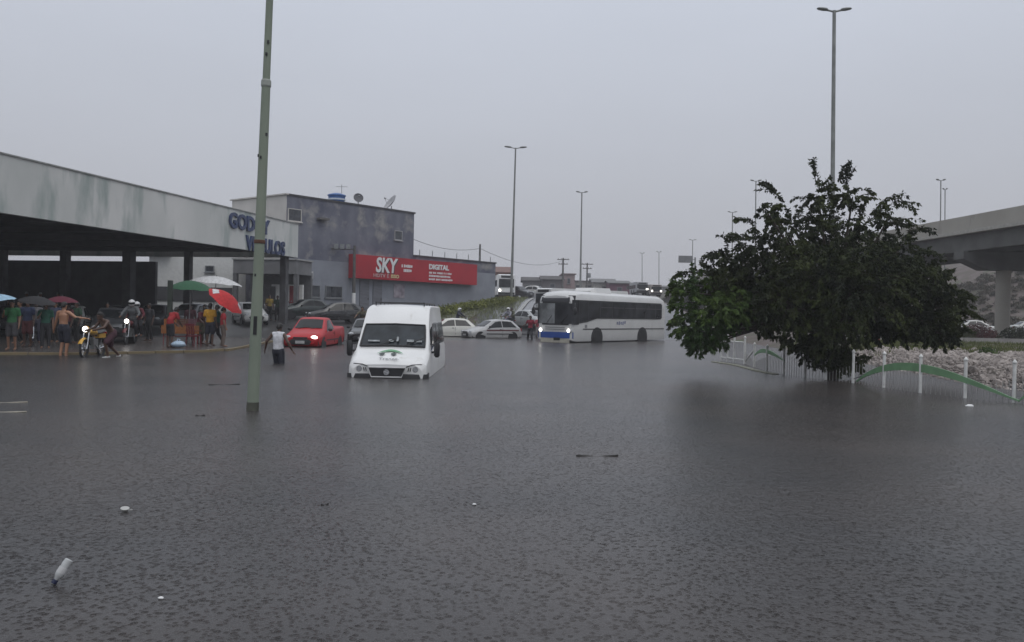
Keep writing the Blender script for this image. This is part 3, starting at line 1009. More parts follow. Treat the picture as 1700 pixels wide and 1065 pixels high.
# ---- weathered two-storey building with the red sign
SYAW = math.atan2(11, 8.7)
SKYB = thing('corner_building', 'weathered blue-grey two-storey building with a long red sign', 'building', (-17.8, 66, 0), SYAW)
SM = Matrix.Translation((-17.8, 66, 0)) @ Matrix.Rotation(SYAW, 4, 'Z')
WEATH = pm('weathered_blue_grey_plaster', (0.08, 0.086, 0.125), .85, scale=.55, c2=(0.165, 0.17, 0.205), contrast=(.35, .65), bump=.3, bscale=8, stretch=(1, 1, .6),
           wear=((0.31, 0.3, 0.285), 1.0, 0.51, (.55, .55, .6)))
GREYP = pm('blue_grey_painted_wall', (0.235, 0.25, 0.285), .8, var=.1, scale=.8, bump=.1, wear=((0.17, 0.18, 0.2), .5, .6, (1, 1, .3)))
CREAM = pm('cream_plaster', (0.52, 0.5, 0.47), .85, var=.08, scale=.7, wear=((0.36, 0.34, 0.32), .7, .6, (1.5, 1.5, .3)))
MB().box((7, 3.65, 5.0), (14, 7.3, 11.0)).build('wall', WEATH, SKYB)
MB().box((19.9, 3.0, 3.1), (11.8, 6.0, 7.1)).build('wall', WEATH, SKYB)
MB().box((12.85, -.03, 2.6), (25.7, .06, 6.0)).build('painted_wall', GREYP, SKYB)
MB().box((-.03, 3.65, 7.5), (.06, 7.3, 6.0)).build('painted_wall', CREAM, SKYB)
MB().box((7, 0.06, 10.56), (14.2, .3, .14)).build('coping', pm('dark_coping', (0.05, .05, .055), .8), SKYB)
MB().box((-.05, 3.65, 10.57), (.3, 7.6, .1)).build('coping', CREAM, SKYB)
MB().box((19.9, .05, 6.7), (11.9, .3, .12)).build('coping', MATS['dark_coping'], SKYB)
WFR = pm('window_frame_grey', (0.2, .21, .22), .5)
WGL = pm('window_glass_grey', (0.045, .05, .06), .12, var=.3, scale=3)
def window(parent, c, w, h, bars=2, name='window', frame=WFR, glass=WGL, depth=.1, sill=True):
    o = MB().box((c[0], c[1] - depth / 2, c[2] + h / 2 - .03), (w, depth, .06)).box((c[0], c[1] - depth / 2, c[2] - h / 2 + .03), (w, depth, .06)) \
        .box((c[0] - w / 2 + .03, c[1] - depth / 2, c[2]), (.06, depth, h - .12)).box((c[0] + w / 2 - .03, c[1] - depth / 2, c[2]), (.06, depth, h - .12)).build(name, frame, parent)
    iw = w - .12
    for k in range(bars):
        MB().box((c[0] - iw / 2 + iw * (k + .5) / bars, c[1] - .03, c[2]), (iw / bars - .04, .03, h - .13)).build('pane', glass, o)
    if sill:
        MB().box((c[0], c[1] - depth * .8, c[2] - h / 2 - .04), (w + .15, depth * 1.6, .07)).build('sill', frame, o)
    return o
window(SKYB, (2.4, -.06, 3.07), 1.85, 1.0, 3)
window(SKYB, (4.75, -.06, 3.07), 1.75, 1.0, 3)
window(SKYB, (12.0, 0, 8.35), .95, .85, 1, frame=pm('pale_frame', (0.33, .33, .34), .7))
window(SKYB, (.75, 0, 9.0), 1.3, 1.0, 2, frame=CREAM)
for u in (8.1, 9.6):
    d = MB().box((u, -.09, 2.75), (1.05, .08, 2.9)).build('door', pm('grey_shutter_door', (0.14, .145, .165), .6, var=.15, scale=1, stretch=(1, 1, 8)), SKYB)
    MB().box((u + .4, -.15, 2.6), (.04, .05, .16)).build('handle', BLACKP, d)
MB().box((12.2, -.09, 3.4), (1.3, .05, 1.2)).build('poster_board', pm('faded_poster', (0.2, .17, .2), .7, c2=(.4, .36, .4), scale=2.5), SKYB)
MB().box((3.4, -.25, 8.95), (.95, .5, .16)).build('ledge', pm('concrete_ledge', (0.12, .115, .11), .9), SKYB)
for (u, z) in ((1.9, 4.35), (7.3, 5.75)):
    ac = MB().box((u, -.3, z), (.85, .35, .58)).build('air_conditioner', pm('pale_ac_case', (0.5, .51, .51), .5, var=.08), SKYB)
    MB().lathe([(.22, -.49), (.22, -.5), (.02, -.5)], (u - .1, 0, z), 16, 'Y').build('fan_grille', BLACKP, ac)
    MB().box((u, -.2, z - .33), (.8, .36, .05)).build('bracket', STEELG, ac)
for k in range(7):                       # ragged parapet railing on the lower wing
    MB().box((15 + k * 1.7, .2, 7.0), (.05, .05, .6)).build('railing_post', STEELG, SKYB)
# red sign box with lettering
REDS = pm('red_sign_face', (0.36, 0.008, 0.02), .6, var=.1, scale=.6)
WLET = pm('white_lettering', (0.72, 0.72, 0.72), .5, var=.04)
YLET = pm('pale_yellow_lettering', (0.62, 0.55, 0.3), .5, var=.04)
BLACKL = pm('black_lettering_shadow', (0.02, .015, .018), .5)
sg_ = MB().box((14.75, -.4, 5.3), (15.8, .62, 2.0)).build('sign_box', REDS, SKYB)
sg_.location.x = -.55
def on_sign(s, u, z, size, mat, wscale=1.0, ext=.015, bold=0., shear=0., y=-.73, align='CENTER'):
    me = text_mesh(s, size, ext, mat, shear=shear, bold=bold, align=align)
    return obj_of('lettering', me, sg_, (u, y, z), (R(90), 0, 0), (wscale, 1, 1))
on_sign('SKY', 10.62, 5.42, 1.75, BLACKL, .8, .01, .055, .12, -.722)
on_sign('SKY', 10.5, 5.48, 1.75, WLET, .8, .02, .05, .12, -.745)
on_sign('HDTV', 9.75, 4.62, .42, pm('pink_lettering', (0.5, .3, .3), .5), 1.25, bold=.012)
on_sign('\u00c9', 10.75, 4.62, .42, MATS['pink_lettering'], 1.0, bold=.012)
on_sign('ISSO', 11.6, 4.62, .42, YLET, 1.2, bold=.012)
random.seed(3)
def glyph_line(u0, u1, z, h, mat):        # small print too blurred to read in the photograph
    u = u0
    while u < u1:
        w = random.uniform(.09, .2)
        MBL.box((u + w / 2, -.722, z + random.uniform(-.01, .01)), (w, .025, h * random.choice((.8, 1, 1))))
        u += w + (.05 if random.random() < .8 else .16)
MBL = MB(); glyph_line(12.4, 13.7, 5.62, .26, WLET); stuff(MBL.build('small_print', WLET, sg_))
MBL = MB(); glyph_line(12.65, 13.45, 5.22, .26, WLET); stuff(MBL.build('small_print', WLET, sg_))
on_sign('DIGITAL', 17.2, 5.72, .62, WLET, 1.15, bold=.03)
for z in (5.2, 4.9, 4.6):
    MBL = MB(); glyph_line(15.9, 18.9, z, .17, WLET); stuff(MBL.build('small_print', WLET, sg_))
# things on its roof
def on_roof(u, v, z=10.5):
    return SM @ Vector((u, v, z))
wt = thing('water_tank', 'round blue plastic water tank on the grey building roof', 'water tank', on_roof(6.3, 1.6))
BT = pm('blue_plastic', (0.03, 0.11, 0.32), .45, var=.15)
MB().lathe([(.62, 0), (.72, .75), (.78, .78), (.78, .86), (.70, .9), (.3, 1.02), (.05, 1.04)], n=20).build('tank', BT, wt, 40)
MB().lathe([(.73, .42), (.75, .42), (.75, .55), (.735, .55)], n=20).build('pale_band', pm('pale_blue_band', (0.5, .55, .6), .5), wt)
def dish(label, p, rad, yaw, el, mat):
    d = thing('satellite_dish', label, 'satellite dish', p, yaw)
    MB().tube([(0, 0, -.4), (0, 0, .55)], .05, 8).build('mast', STEELG, d)
    pr = [(rad * t, .28 * rad * t * t) for t in (0.02, .25, .5, .75, 1.0)] + [(rad * t, .28 * rad * t * t - .02) for t in (1.0, .75, .5, .25, .02)]
    M = Matrix.Translation((0, 0, .75)) @ Matrix.Rotation(R(el), 4, 'X')
    MB().lathe(pr, n=24).xf(M).build('reflector', mat, d, 40)
    MB().tube([(rad * .9, 0, .25 * rad), (0, 0, .95 * rad)], .02, 5).tube([(-rad * .9, 0, .25 * rad), (0, 0, .95 * rad)], .02, 5).ell((0, 0, .95 * rad), (.08, .08, .1), 8, 6).xf(M).build('feed_arm', STEELG, d)
    return d
dish('large pale mesh satellite dish on the grey building roof', on_roof(12.1, 1.0), .82, R(-60), 55, pm('pale_dish', (0.36, .36, .37), .7, var=.15))
dish('small dark satellite dish beside the blue water tank', on_roof(8.0, .8), .42, R(20), 70, pm('dark_dish', (0.1, .1, .11), .6))
an = thing('tv_antenna', 'thin rooftop television antenna on a mast', 'antenna', on_roof(7.5, 2.4))
m = MB().tube([(0, 0, 0), (0, 0, 2.0)], .025, 6)
m.build('mast', STEELG, an)
MB().tube([(-.5, 0, 1.8), (.5, 0, 1.8)], .015, 5).build('boom', STEELG, an)
for k in range(5):
    MB().tube([(-.45 + k * .22, -.25, 1.8), (-.45 + k * .22, .25, 1.8)], .012, 5).build('element', STEELG, an)

# ---- annex porch, white and yellow buildings behind the canopy
def simple_block(name, label, pts, z0, z1, mat, cat='building', group=None):
    c = Vector((sum(p[0] for p in pts) / len(pts), sum(p[1] for p in pts) / len(pts), 0))
    t = thing(name, label, cat, c, group=group)
    MB().poly([(p[0] - c.x, p[1] - c.y, z0) for p in pts], z1 - z0, (0, 0, 1)).build('wall', mat, t)
    return t
a0 = at(388, 470, 63.5); a1 = at(493, 470, 62.5)
ax = thing('porch_annex', 'grey porch with white wall and red panel beside the grey building', 'building', (a0.x, a0.y, 0), math.atan2(a1.y - a0.y, a1.x - a0.x))
AW = (a1 - a0).length
MB().box((AW / 2, 1.2, 4.72), (AW, 2.6, 1.05)).build('porch_slab', pm('grey_concrete_band', (0.17, .17, .175), .85, var=.15, scale=1), ax)
MB().box((AW / 2, 1.2, 5.28), (AW + .2, 2.8, .1)).build('coping', pm('pale_concrete', (0.33, .33, .325), .85), ax)
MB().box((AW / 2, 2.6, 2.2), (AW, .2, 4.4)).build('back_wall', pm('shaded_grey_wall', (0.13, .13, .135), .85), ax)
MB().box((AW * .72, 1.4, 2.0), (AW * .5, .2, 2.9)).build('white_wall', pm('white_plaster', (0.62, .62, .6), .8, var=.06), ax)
MB().box((AW * .84, 1.27, 2.7), (.75, .05, 1.3)).build('red_panel', pm('dark_red_panel', (0.22, .02, .03), .6), ax)
MB().box((AW * .5, 1.27, 2.2), (.4, .05, 2.2)).build('door', DARKWALL, ax)
for k in (.02, .98):
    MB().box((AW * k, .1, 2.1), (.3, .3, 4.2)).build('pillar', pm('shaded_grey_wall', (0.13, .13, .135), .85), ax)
b0 = at(247, 470, 66); b1 = at(386, 470, 66)
wb = simple_block('white_building', 'plain white walled building seen beneath the canopy roof', [(b0.x, 66), (b1.x, 66), (b1.x, 74), (b0.x, 74)], 0, 6.1, pm('white_plaster', (0.62, .62, .6), .8))
MB().box((0, -4.05, 2.6), (b1.x - b0.x, .06, 1.1)).build('dark_dado', DARKWALL, wb)
MB().box((-2.6, -4.3, 5.75), (2.2, .9, .12)).build('roof_slab', pm('grey_concrete_band', (0.17,) * 3), wb)
window(wb, (1.5, -4.03, 4.6), .7, .5, 1, frame=WFR)
y0_ = at(325, 430, 78); y1_ = at(376, 430, 78)
yb = simple_block('yellow_building', 'pale yellow upper storey behind the white building', [(y0_.x, 78), (y1_.x, 78), (y1_.x, 84), (y0_.x, 84)], 0, 7.6, pm('pale_yellow_plaster', (0.5, .46, .27), .85))
window(yb, (.1, -3, 6.4), .55, 1.0, 1)

# ---- background houses up the hill
TILE = pm('faded_roof_tile', (0.17, .1, .085), .85, var=.3, scale=1.5, stretch=(1, 6, 6))
def house(label, px0, px1, pyb, pyw, pyr, Y, wall, roof=TILE, depth=8.0, group='houses up the hill', gable=True, wins=2, yaw=0):
    a = at(px0, pyb, Y); b = at(px1, pyb, Y)
    zt = at((px0 + px1) / 2, pyw, Y).z; zr = at((px0 + px1) / 2, pyr, Y).z
    w = b.x - a.x
    g0 = min(ground(a.x, Y), ground(b.x, Y + depth)) - 1.0
    t = thing('house', label, 'house', ((a.x + b.x) / 2, Y + depth / 2, 0), yaw, group)
    MB().box((0, 0, (g0 + zt) / 2), (w, depth, zt - g0)).build('wall', wall, t)
    e = .35
    if gable:
        ro = MB().poly([(-w / 2 - e, -depth / 2 - e, zt - .05), (w / 2 + e, -depth / 2 - e, zt - .05), (w / 2 + e, 0, zr), (-w / 2 - e, 0, zr)], .12).poly(
            [(-w / 2 - e, depth / 2 + e, zt - .05), (-w / 2 - e, 0, zr), (w / 2 + e, 0, zr), (w / 2 + e, depth / 2 + e, zt - .05)], .12).build('roof', roof, t)
        MB().add([(-w / 2, -depth / 2, zt), (-w / 2, depth / 2, zt), (-w / 2, 0, zr), (w / 2, -depth / 2, zt), (w / 2, depth / 2, zt), (w / 2, 0, zr)], [(0, 1, 2), (3, 5, 4)]).build('gable', wall, t)
    else:
        MB().box((0, 0, zt + .08), (w + .5, depth + .5, .16)).build('roof', roof, t)
    for k in range(wins):
        window(t, (-w / 2 + w * (k + .5) / wins, -depth / 2, zt - 1.2), min(1.2, w * .25), 1.0, 1)
    return t
BRICKH = pm('bare_brick', (0.26, .14, .12), .9, var=.25, scale=2)
house('reddish house with a tiled roof beside the grey wall end', 800, 843, 480, 452, 441, 104, BRICKH, wins=2)
house('low grey house above the first parked cars on the hill', 868, 902, 478, 466, 459, 150, pm('grey_render_a', (0.2, .19, .19), .9), pm('dark_roof', (0.07, .065, .065), .9), wins=2)
house('dark grey house behind the utility pole with crossbars', 900, 934, 478, 464, 457, 146, pm('dark_render', (0.11, .1, .105), .9), MATS['dark_roof'], wins=1)
house('pinkish tall narrow house above the bus roof', 934, 954, 478, 455, 452, 152, pm('pink_render', (0.3, .22, .22), .9), pm('pink_roof', (0.22, .16, .16), .9), wins=1, gable=False)
house('long pale walled house with flat roof over the bus', 953, 1000, 478, 467, 465, 160, pm('pale_render', (0.36, .35, .33), .9), pm('grey_roof', (0.15, .15, .15), .9), wins=3, gable=False)
house('pale gabled house behind the bus air unit', 985, 1022, 478, 469, 462, 156, pm('pale_render', (0.36,) * 3), MATS['grey_roof'], wins=1)
house('dark purple-red shop with a red panel on the hill', 1012, 1045, 484, 470, 465, 150, pm('purple_red_wall', (0.13, .05, .08), .8), pm('grey_roof', (0.15,) * 3), wins=1)
house('long low grey house far behind the oncoming lights', 1048, 1112, 484, 476, 473, 175, pm('grey_render_b', (0.25, .25, .26), .9), MATS['grey_roof'], wins=4)
house('pale shed roof over the coach near the grey wall', 802, 850, 478, 466, 460, 112, pm('white_plaster', (0.6,) * 3), pm('pale_metal_roof', (0.5, .5, .5), .5), wins=1, gable=False)

# ================================================================== VIADUCT
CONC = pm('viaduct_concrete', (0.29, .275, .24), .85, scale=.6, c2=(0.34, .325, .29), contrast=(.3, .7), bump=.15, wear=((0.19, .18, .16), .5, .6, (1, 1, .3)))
CONCD = pm('shaded_girder_concrete', (0.085, .087, .083), .9, var=.2, scale=.8)  # shade under the deck is put into this darker concrete colour
via = thing('viaduct', 'concrete road viaduct with pale parapet on round piers', 'viaduct')
YV = [8, 25, 40, 50, 57, 65, 72, 80, 90, 105, 125, 150, 180]
def vx(y):
    return 34.6 - .065 * (y - 57)
def vz(y):
    return 0.0 if y < 85 else -((y - 85) ** 2) * .00065
def vsec(pts):
    rings = []
    for y in YV:
        rings.append([Vector((vx(y) + p[0], y, p[1] + vz(y))) for p in pts])
    return rings
MB().loft(vsec([(0, 8.62), (.28, 8.62), (.22, 9.72), (.06, 9.72)])).build('parapet', CONC, via)
MB().loft(vsec([(8.5, 8.62), (8.78, 8.62), (8.72, 9.72), (8.56, 9.72)])).build('parapet', CONC, via)
MB().loft(vsec([(-.12, 8.36), (8.9, 8.36), (8.9, 8.617), (-.12, 8.617)])).build('deck_slab', pm('pale_lip_concrete', (0.34, .33, .3), .85), via)
for gx in (.55, 3.2, 5.5, 8.0):
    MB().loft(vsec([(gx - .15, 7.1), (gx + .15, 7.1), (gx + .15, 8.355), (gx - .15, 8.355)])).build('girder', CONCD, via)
for py_ in (38, 65, 92, 119):
    x = vx(py_) + 3.1 + .6
    top = 5.75 + vz(py_)
    MB().tube([(x, py_, -1.0), (x, py_, top + .05)], .52, 20).build('pier', CONC, via, 50)
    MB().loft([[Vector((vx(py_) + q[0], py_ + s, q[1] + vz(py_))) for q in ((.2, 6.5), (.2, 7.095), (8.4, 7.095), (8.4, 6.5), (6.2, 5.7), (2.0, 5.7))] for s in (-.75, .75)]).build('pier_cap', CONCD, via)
# ================================================================== STREET LAMPS AND POLES
POLEG = pm('pale_green_concrete_pole', (0.20, .235, .185), .75, scale=1.8, c2=(0.25, .285, .225), contrast=(.3, .7), bump=.15, stretch=(1, 1, .5), wear=((0.1, .1, .085), 2.2, .63, (1, 1, .7)))
p0 = gp(418, 681)
pole = thing('street_lamp', 'pale green concrete lamp post standing in the flood water', 'lamp post', (p0.x, p0.y, -.58), rot=(0, R(1.35), 0))
MB().tube([(0, 0, -.1), (0, 0, 2.55)], [.098, .09], 16).build('base_section', POLEG, pole, 50)
MB().tube([(0, 0, .2), (0, 0, .66), (0, 0, .72)], [.1005, .0995, .0965], 16).build('stained_foot', pm('wet_stained_concrete', (0.075, .078, .06), .6, var=.35, scale=6), pole, 50)
MB().tube([(0, 0, 2.52), (0, 0, 5.95)], [.086, .07], 16).build('middle_section', POLEG, pole, 50)
MB().tube([(0, 0, 5.93), (0, 0, 11.2)], [.0605, .045], 14).build('upper_section', POLEG, pole, 50)
MB().lathe([(.075, 5.88), (.082, 5.9), (.08, 5.98), (.07, 6.0)], n=16).build('joint_collar', pm('pale_collar', (0.3, .32, .29), .7), pole)
MB().lathe([(.088, 3.32), (.092, 3.33), (.092, 3.37), (.088, 3.38)], n=16).build('rusty_band', pm('rust_band', (0.12, .06, .04), .8), pole)
MB().box((.012, -.09, 1.98), (.055, .02, .3)).build('access_hatch', BLACKP, pole)
for (zz, an_) in ((4.75, 2.6), (6.6, 1.2), (6.4, 1.5), (5.1, .7), (4.72, 1.8), (2.8, 1.9), (1.3, 2.9), (.85, 2.7)):
    MB().box((math.cos(-an_) * .072, math.sin(-an_) * .072, zz), (.03, .03, .045)).build('bolt_mark', BLACKP, pole)
for sgn in (-1, 1):
    MB().tube([(0, 0, 11.1), (sgn * .5, 0, 11.4), (sgn * .8, 0, 11.45)], .03, 8).build('arm', POLEG, pole)
    MB().ell((sgn * 1.1, 0, 11.48), (.34, .13, .08), 12, 8).build('lamp_head', STEELG, pole, 60)

def post_px(label, px, pyt, pxb, Y, head, r0=.16, r1=.08, zb=None, lean_fix=True):
    t = at(px, pyt, Y)
    b = at(pxb, 500, Y)
    z0 = ground(t.x, Y) if zb is None else zb
    # foot found along the leaning axis
    k = (pxb - px) / (500.0 - pyt) if lean_fix else 0
    H = t.z - z0
    ph = H * FPX / Y
    f = at(px + k * ph, pyt + ph, Y)
    ln = math.atan2(t.x - f.x, H)
    return lamp_post(label, f.x, Y, z0, t.z, r0, r1, head, lean=(ln, 0))
post_px('tall double-headed lamp post on the grass verge by the bus', 856, 245, 848.5, 88, 1.9)
post_px('double-headed lamp post uphill behind the bus', 966, 319, 963, 113, 1.3, .15, .08)
post_px('very tall double-headed lamp post rising behind the tree', 1385, 17, 1380.5, 50, 1.65, .17, .1)
post_px('thin lamp post showing above the left of the tree crown', 1255, 300, 1253, 110, 1.2, .12, .07)
post_px('fainter lamp post beyond the direction sign', 1216, 352, 1215, 142, 1.3, .12, .08)
post_px('faintest lamp post far up the hazy road', 1150, 398, 1149, 205, 1.5, .14, .09)
post_px('thin lamp post standing beyond the viaduct parapet', 1562, 299, 1560, 96, .9, .09, .06)
post_px('shorter lamp post close behind the one beyond the viaduct parapet', 1569, 314, 1568, 104, .5, .09, .06)
post_px('plain far lamp post left of the direction sign', 1094, 418, 1094, 180, .9, .1, .07)
post_px('plain far lamp post over the oncoming lights', 1066, 420, 1066, 190, .9, .1, .07)

def utility_pole(label, px, pyt, Y, bars=2, r=.13, pale=False):
    t = at(px, pyt, Y)
    z0 = ground(t.x, Y)
    o = thing('utility_pole', label, 'utility pole', (t.x, Y, z0))
    H = t.z - z0
    MB().tube([(0, 0, -.4), (0, 0, H)], [r * 1.15, r * .8], 10).build('pole', pm('weathered_pole', (0.09, .085, .08), .85, var=.2), o, 50)
    for k in range(bars):
        zz = H - .25 - .75 * k
        c = MB().box((0, -.1, zz), (2.0 - .4 * k, .1, .12)).build('crossarm', MATS['weathered_pole'], o)
        for q in (-.8, -.3, .3, .8):
            MB().lathe([(.03, 0), (.05, .05), (.03, .12), (.05, .16)], (q * (1 - .2 * k), -.1, zz + .06), 8).build('insulator', pm('insulator_brown', (0.1, .07, .06), .3), c)
    return o
utility_pole('dark bare utility pole at the right end of the red sign', 797, 405, 90, 0, .12)
utility_pole('utility pole with two crossarms above the dark hill house', 935, 428, 138, 2, .17)
tp = utility_pole('utility pole with a transformer above the pale houses', 975, 436, 148, 2, .15)
MB().lathe([(.28, -2.6), (.3, -2.5), (.3, -1.9), (.26, -1.8)], (.35, -.2, at(975, 436, 148).z - tp.location.z), 12).build('transformer', STEELG, tp, 40)
up = SM @ Vector((5.7, -1.5, 0))
ug = ground(up.x, up.y)
u_ = thing('utility_pole', 'dark pole with a white base in front of the grey building windows', 'utility pole', (up.x, up.y, ug))
MB().tube([(0, 0, -.4), (0, 0, 5.4)], [.15, .11], 10).build('pole', MATS['weathered_pole'], u_, 50)
MB().tube([(0, 0, 0), (0, 0, 1.5)], [.16, .155], 10).build('white_base', WHITE, u_, 50)
MB().box((-.9, 0, 5.1), (2.0, .1, .1)).build('crossarm', MATS['weathered_pole'], u_)
for q in (-1.5, -1.0, -.5):
    MB().box((q, -.1, 5.3), (.3, .25, .4)).build('junction_box', STEELG, u_)

gs = at(1138, 430, 120)
gsg = thing('road_sign', 'blank grey overhead direction sign left of the tree', 'sign', (gs.x, 120, ground(gs.x, 120)))
gz_ = gs.z - ground(gs.x, 120)
MB().box((0, 0, gz_), (2.0, .1, 1.0)).build('sign_board', pm('grey_sign_back', (0.16, .165, .17), .6), gsg)
MB().tube([(1.4, .1, -.3), (1.4, .1, gz_ + .3)], .12, 8).tube([(-.9, .12, gz_), (1.4, .12, gz_)], .06, 8).build('post', STEELG, gsg)

# ================================================================== TREE AND PLANTS
random.seed(11)
def leafmat(name, c, c2):
    m = pm(name, c, .62, scale=1.1, c2=c2, contrast=(.38, .62), detail=3, spec=.22)
    b = m.node_tree.nodes['Principled BSDF']
    b.inputs['Subsurface Weight'].default_value = 0.0
    return m
LEAF = leafmat('dark_leaves', (0.009, 0.015, 0.005), (0.044, 0.057, 0.014))
LEAF2 = leafmat('fresh_leaves', (0.03, 0.062, 0.014), (0.085, 0.135, 0.03))
BARK = pm('dark_bark', (0.05, .04, .032), .9, var=.35, scale=8, bump=.6, bscale=25)
def add_leaf(V, F, p, d, ln, wd, up):
    d = d.normalized()
    s = d.cross(up)
    s = s.normalized() if s.length > 1e-4 else Vector((1, 0, 0))
    o = len(V)
    n_ = s.cross(d)
    V.extend((p, p + d * ln * .45 + s * wd + n_ * wd * .35, p + d * ln, p + d * ln * .45 - s * wd + n_ * wd * .35))
    F.append((o, o + 1, o + 2)); F.append((o, o + 2, o + 3))
def rv():
    while True:
        v = Vector((random.uniform(-1, 1), random.uniform(-1, 1), random.uniform(-1, 1)))
        if .05 < v.length < 1:
            return v
def spray(V, F, T, p, d, L, droop, nleaf, ln, wd):
    """a twig arching from p along d, leaves hanging off it"""
    pts = []
    q = p.copy(); dd = d.normalized()
    steps = 6
    for i in range(steps + 1):
        pts.append(q.copy())
        q = q + dd * (L / steps)
        dd = (dd + Vector((0, 0, -droop / steps)) + rv() * .12).normalized()
    if T is not None:
        T.tube(pts, [max(.003, .010 * (1 - i / (steps + 1))) for i in range(steps + 1)], 4, False)
    for k in range(nleaf):
        t = random.random() ** .75 * steps
        i = min(int(t), steps - 1)
        b = pts[i].lerp(pts[i + 1], t - i)
        dl = (pts[i + 1] - pts[i]).normalized() * .5 + rv() * .8 + Vector((0, 0, -.45))
        add_leaf(V, F, b + rv() * .03, dl, ln * random.uniform(.65, 1.25), wd * random.uniform(.7, 1.2), rv())
def make_tree(label, base, blobs, LEAFM, tops, density=1.0, LM2=None, trunk_h=1.6, ln=.17, wd=.034):
    t = thing('tree', label, 'tree', base)
    tr = MB(); tw = MB()
    tr.tube([(0, 0, -.7), (.02, .05, 0), (-.05, .02, trunk_h * .6), (.03, 0, trunk_h)], [.22, .17, .14, .13], 10)
    VF = {0: ([], []), 1: ([], [])}
    for (x, y, z, r, kind, k) in blobs:
        c = Vector((x, y, z))
        V, F = VF[kind]
        mid = Vector((x * .45, y * .45, trunk_h + (z - trunk_h) * .4 + .25))
        tr.tube([(0, 0, trunk_h * .75), mid, c], [.085, .05, .018], 6)
        ns = int((46 * r * r + 12 * r) * density * k)
        for _ in range(ns):
            d = rv().normalized()
            d.z = d.z * .75 + .12
            st_ = c + Vector((d.x, d.y, d.z)) * r * random.uniform(.2, .72)
            spray(V, F, tw if random.random() < .35 else None, st_, d + rv() * .3, r * random.uniform(.3, .55), random.uniform(.6, 1.6), 34, ln, wd)
    for (x, y, z, dx, dz, L) in tops:
        p = Vector((x, y, z))
        for q in range(3):
            spray(VF[0][0], VF[0][1], tw, p + rv() * .08, Vector((dx, random.uniform(-.3, .3), dz)), L * random.uniform(.8, 1.1), random.uniform(.7, 1.3), 46, ln, wd)
    tr.build('trunk', BARK, t, 60)
    stuff(tw.build('twigs', BARK, t))
    for k in (0, 1):
        if VF[k][0]:
            me = bpy.data.meshes.new('foliage')
            me.from_pydata([tuple(p) for p in VF[k][0]], [], VF[k][1])
            me.materials.append(LEAFM if k == 0 else LM2)
            o = bpy.data.objects.new('foliage', me); col.objects.link(o); o.parent = t
            stuff(o)
    return t
tb = gp(1374, 629)
blobs = [(0, .3, 2.9, 1.9, 0, 1.1), (.1, -.9, 2.4, 1.7, 0, .9), (-1.1, .1, 4.2, 1.15, 0, .7), (.7, .2, 4.2, 1.2, 0, .6), (-.5, .1, 5.2, .65, 0, .9), (.45, 0, 5.2, .6, 0, .8), (1.55, .1, 4.65, .6, 0, .7),
         (1.9, .2, 3.7, .9, 0, .5), (2.3, .2, 2.7, 1.2, 0, 1), (3.15, .3, 2.1, .85, 0, 1), (2.4, -.3, 1.7, .95, 0, 1), (1.3, -.3, 2.0, 1.05, 0, 1), (3.5, .3, 1.5, .55, 0, .9),
         (-2.1, .1, 3.6, .95, 0, .9), (-2.4, .3, 2.6, 1.1, 0, 1), (-2.1, -.5, 4.6, .4, 0, .8), (-1.5, -.5, 1.95, 1.15, 0, 1), (-.3, -.9, 1.4, 1.0, 0, 1), (-.25, -.25, .65, .6, 0, 1.2), (.35, -.2, .5, .4, 0, 1.1), (-.8, -.1, 1.0, .5, 0, 1),
         (-3.3, .5, 2.7, .85, 0, .9), (-3.6, .2, 1.95, .85, 1, 1), (-3.9, .4, 2.6, .6, 1, .9), (-2.9, .1, 2.1, .75, 1, .9), (-3.9, .1, 1.25, .6, 1, 1), (-3.75, .1, 1.0, .4, 1, 1), (-2.6, .3, 1.95, .65, 1, 1), (-3.35, .1, 1.4, .5, 1, 1), (2.9, 0, 2.6, .8, 0, 1), (1.0, -.9, 2.9, 1.2, 0, 1), (3.0, -.2, 1.35, .6, 0, 1), (.9, -.2, 1.3, .6, 0, 1), (1.9, -.2, 1.45, .6, 0, 1), (-.9, -1.0, 2.9, 1.1, 0, 1), (-2.9, .2, 3.1, .85, 0, 1), (-1.9, 0, 2.9, 1.1, 0, 1), (1.6, 0, 2.8, 1.1, 0, .9), (2.9, .2, 3.0, .6, 0, 1), (-.2, 0, 4.0, 1.2, 0, .45), (-1.6, .1, 4.5, .6, 0, .5), (-3.2, 0, 1.85, .7, 1, 1.2), (-2.5, .2, 1.75, .5, 1, 1), (-4.2, .1, 1.4, .5, 1, 1.1), (-3.95, 0, .98, .38, 1, 1.2), (-4.3, .2, 2.4, .45, 1, 1), (3.6, .1, 2.1, .6, 0, 1.1), (-2.0, -.1, 1.6, .55, 0, 1.2), (-2.8, 0, 1.65, .5, 1, 1.4), (-3.2, .1, 1.35, .45, 1, 1.4), (-1.2, -.3, 1.15, .6, 0, 1.2), (-.75, -.35, .75, .5, 0, 1.3), (-.15, -.5, .5, .55, 0, 1.4), (.4, -.35, .5, .45, 0, 1.3), (1.3, -.1, 1.4, .6, 0, 1.2), (2.2, 0, 1.4, .5, 0, 1.2), (3.0, 0, 1.35, .45, 0, 1.2), (-3.75, 0, .9, .5, 1, 1.5), (-3.2, .1, 1.0, .35, 1, 1.4), (-4.15, .3, 2.1, .55, 1, .8), (0.2, 1.8, 2.6, 1.5, 0, .7), (-1.9, 1.6, 2.2, 1.3, 0, .7), (2.0, 1.6, 2.2, 1.2, 0, .7)]
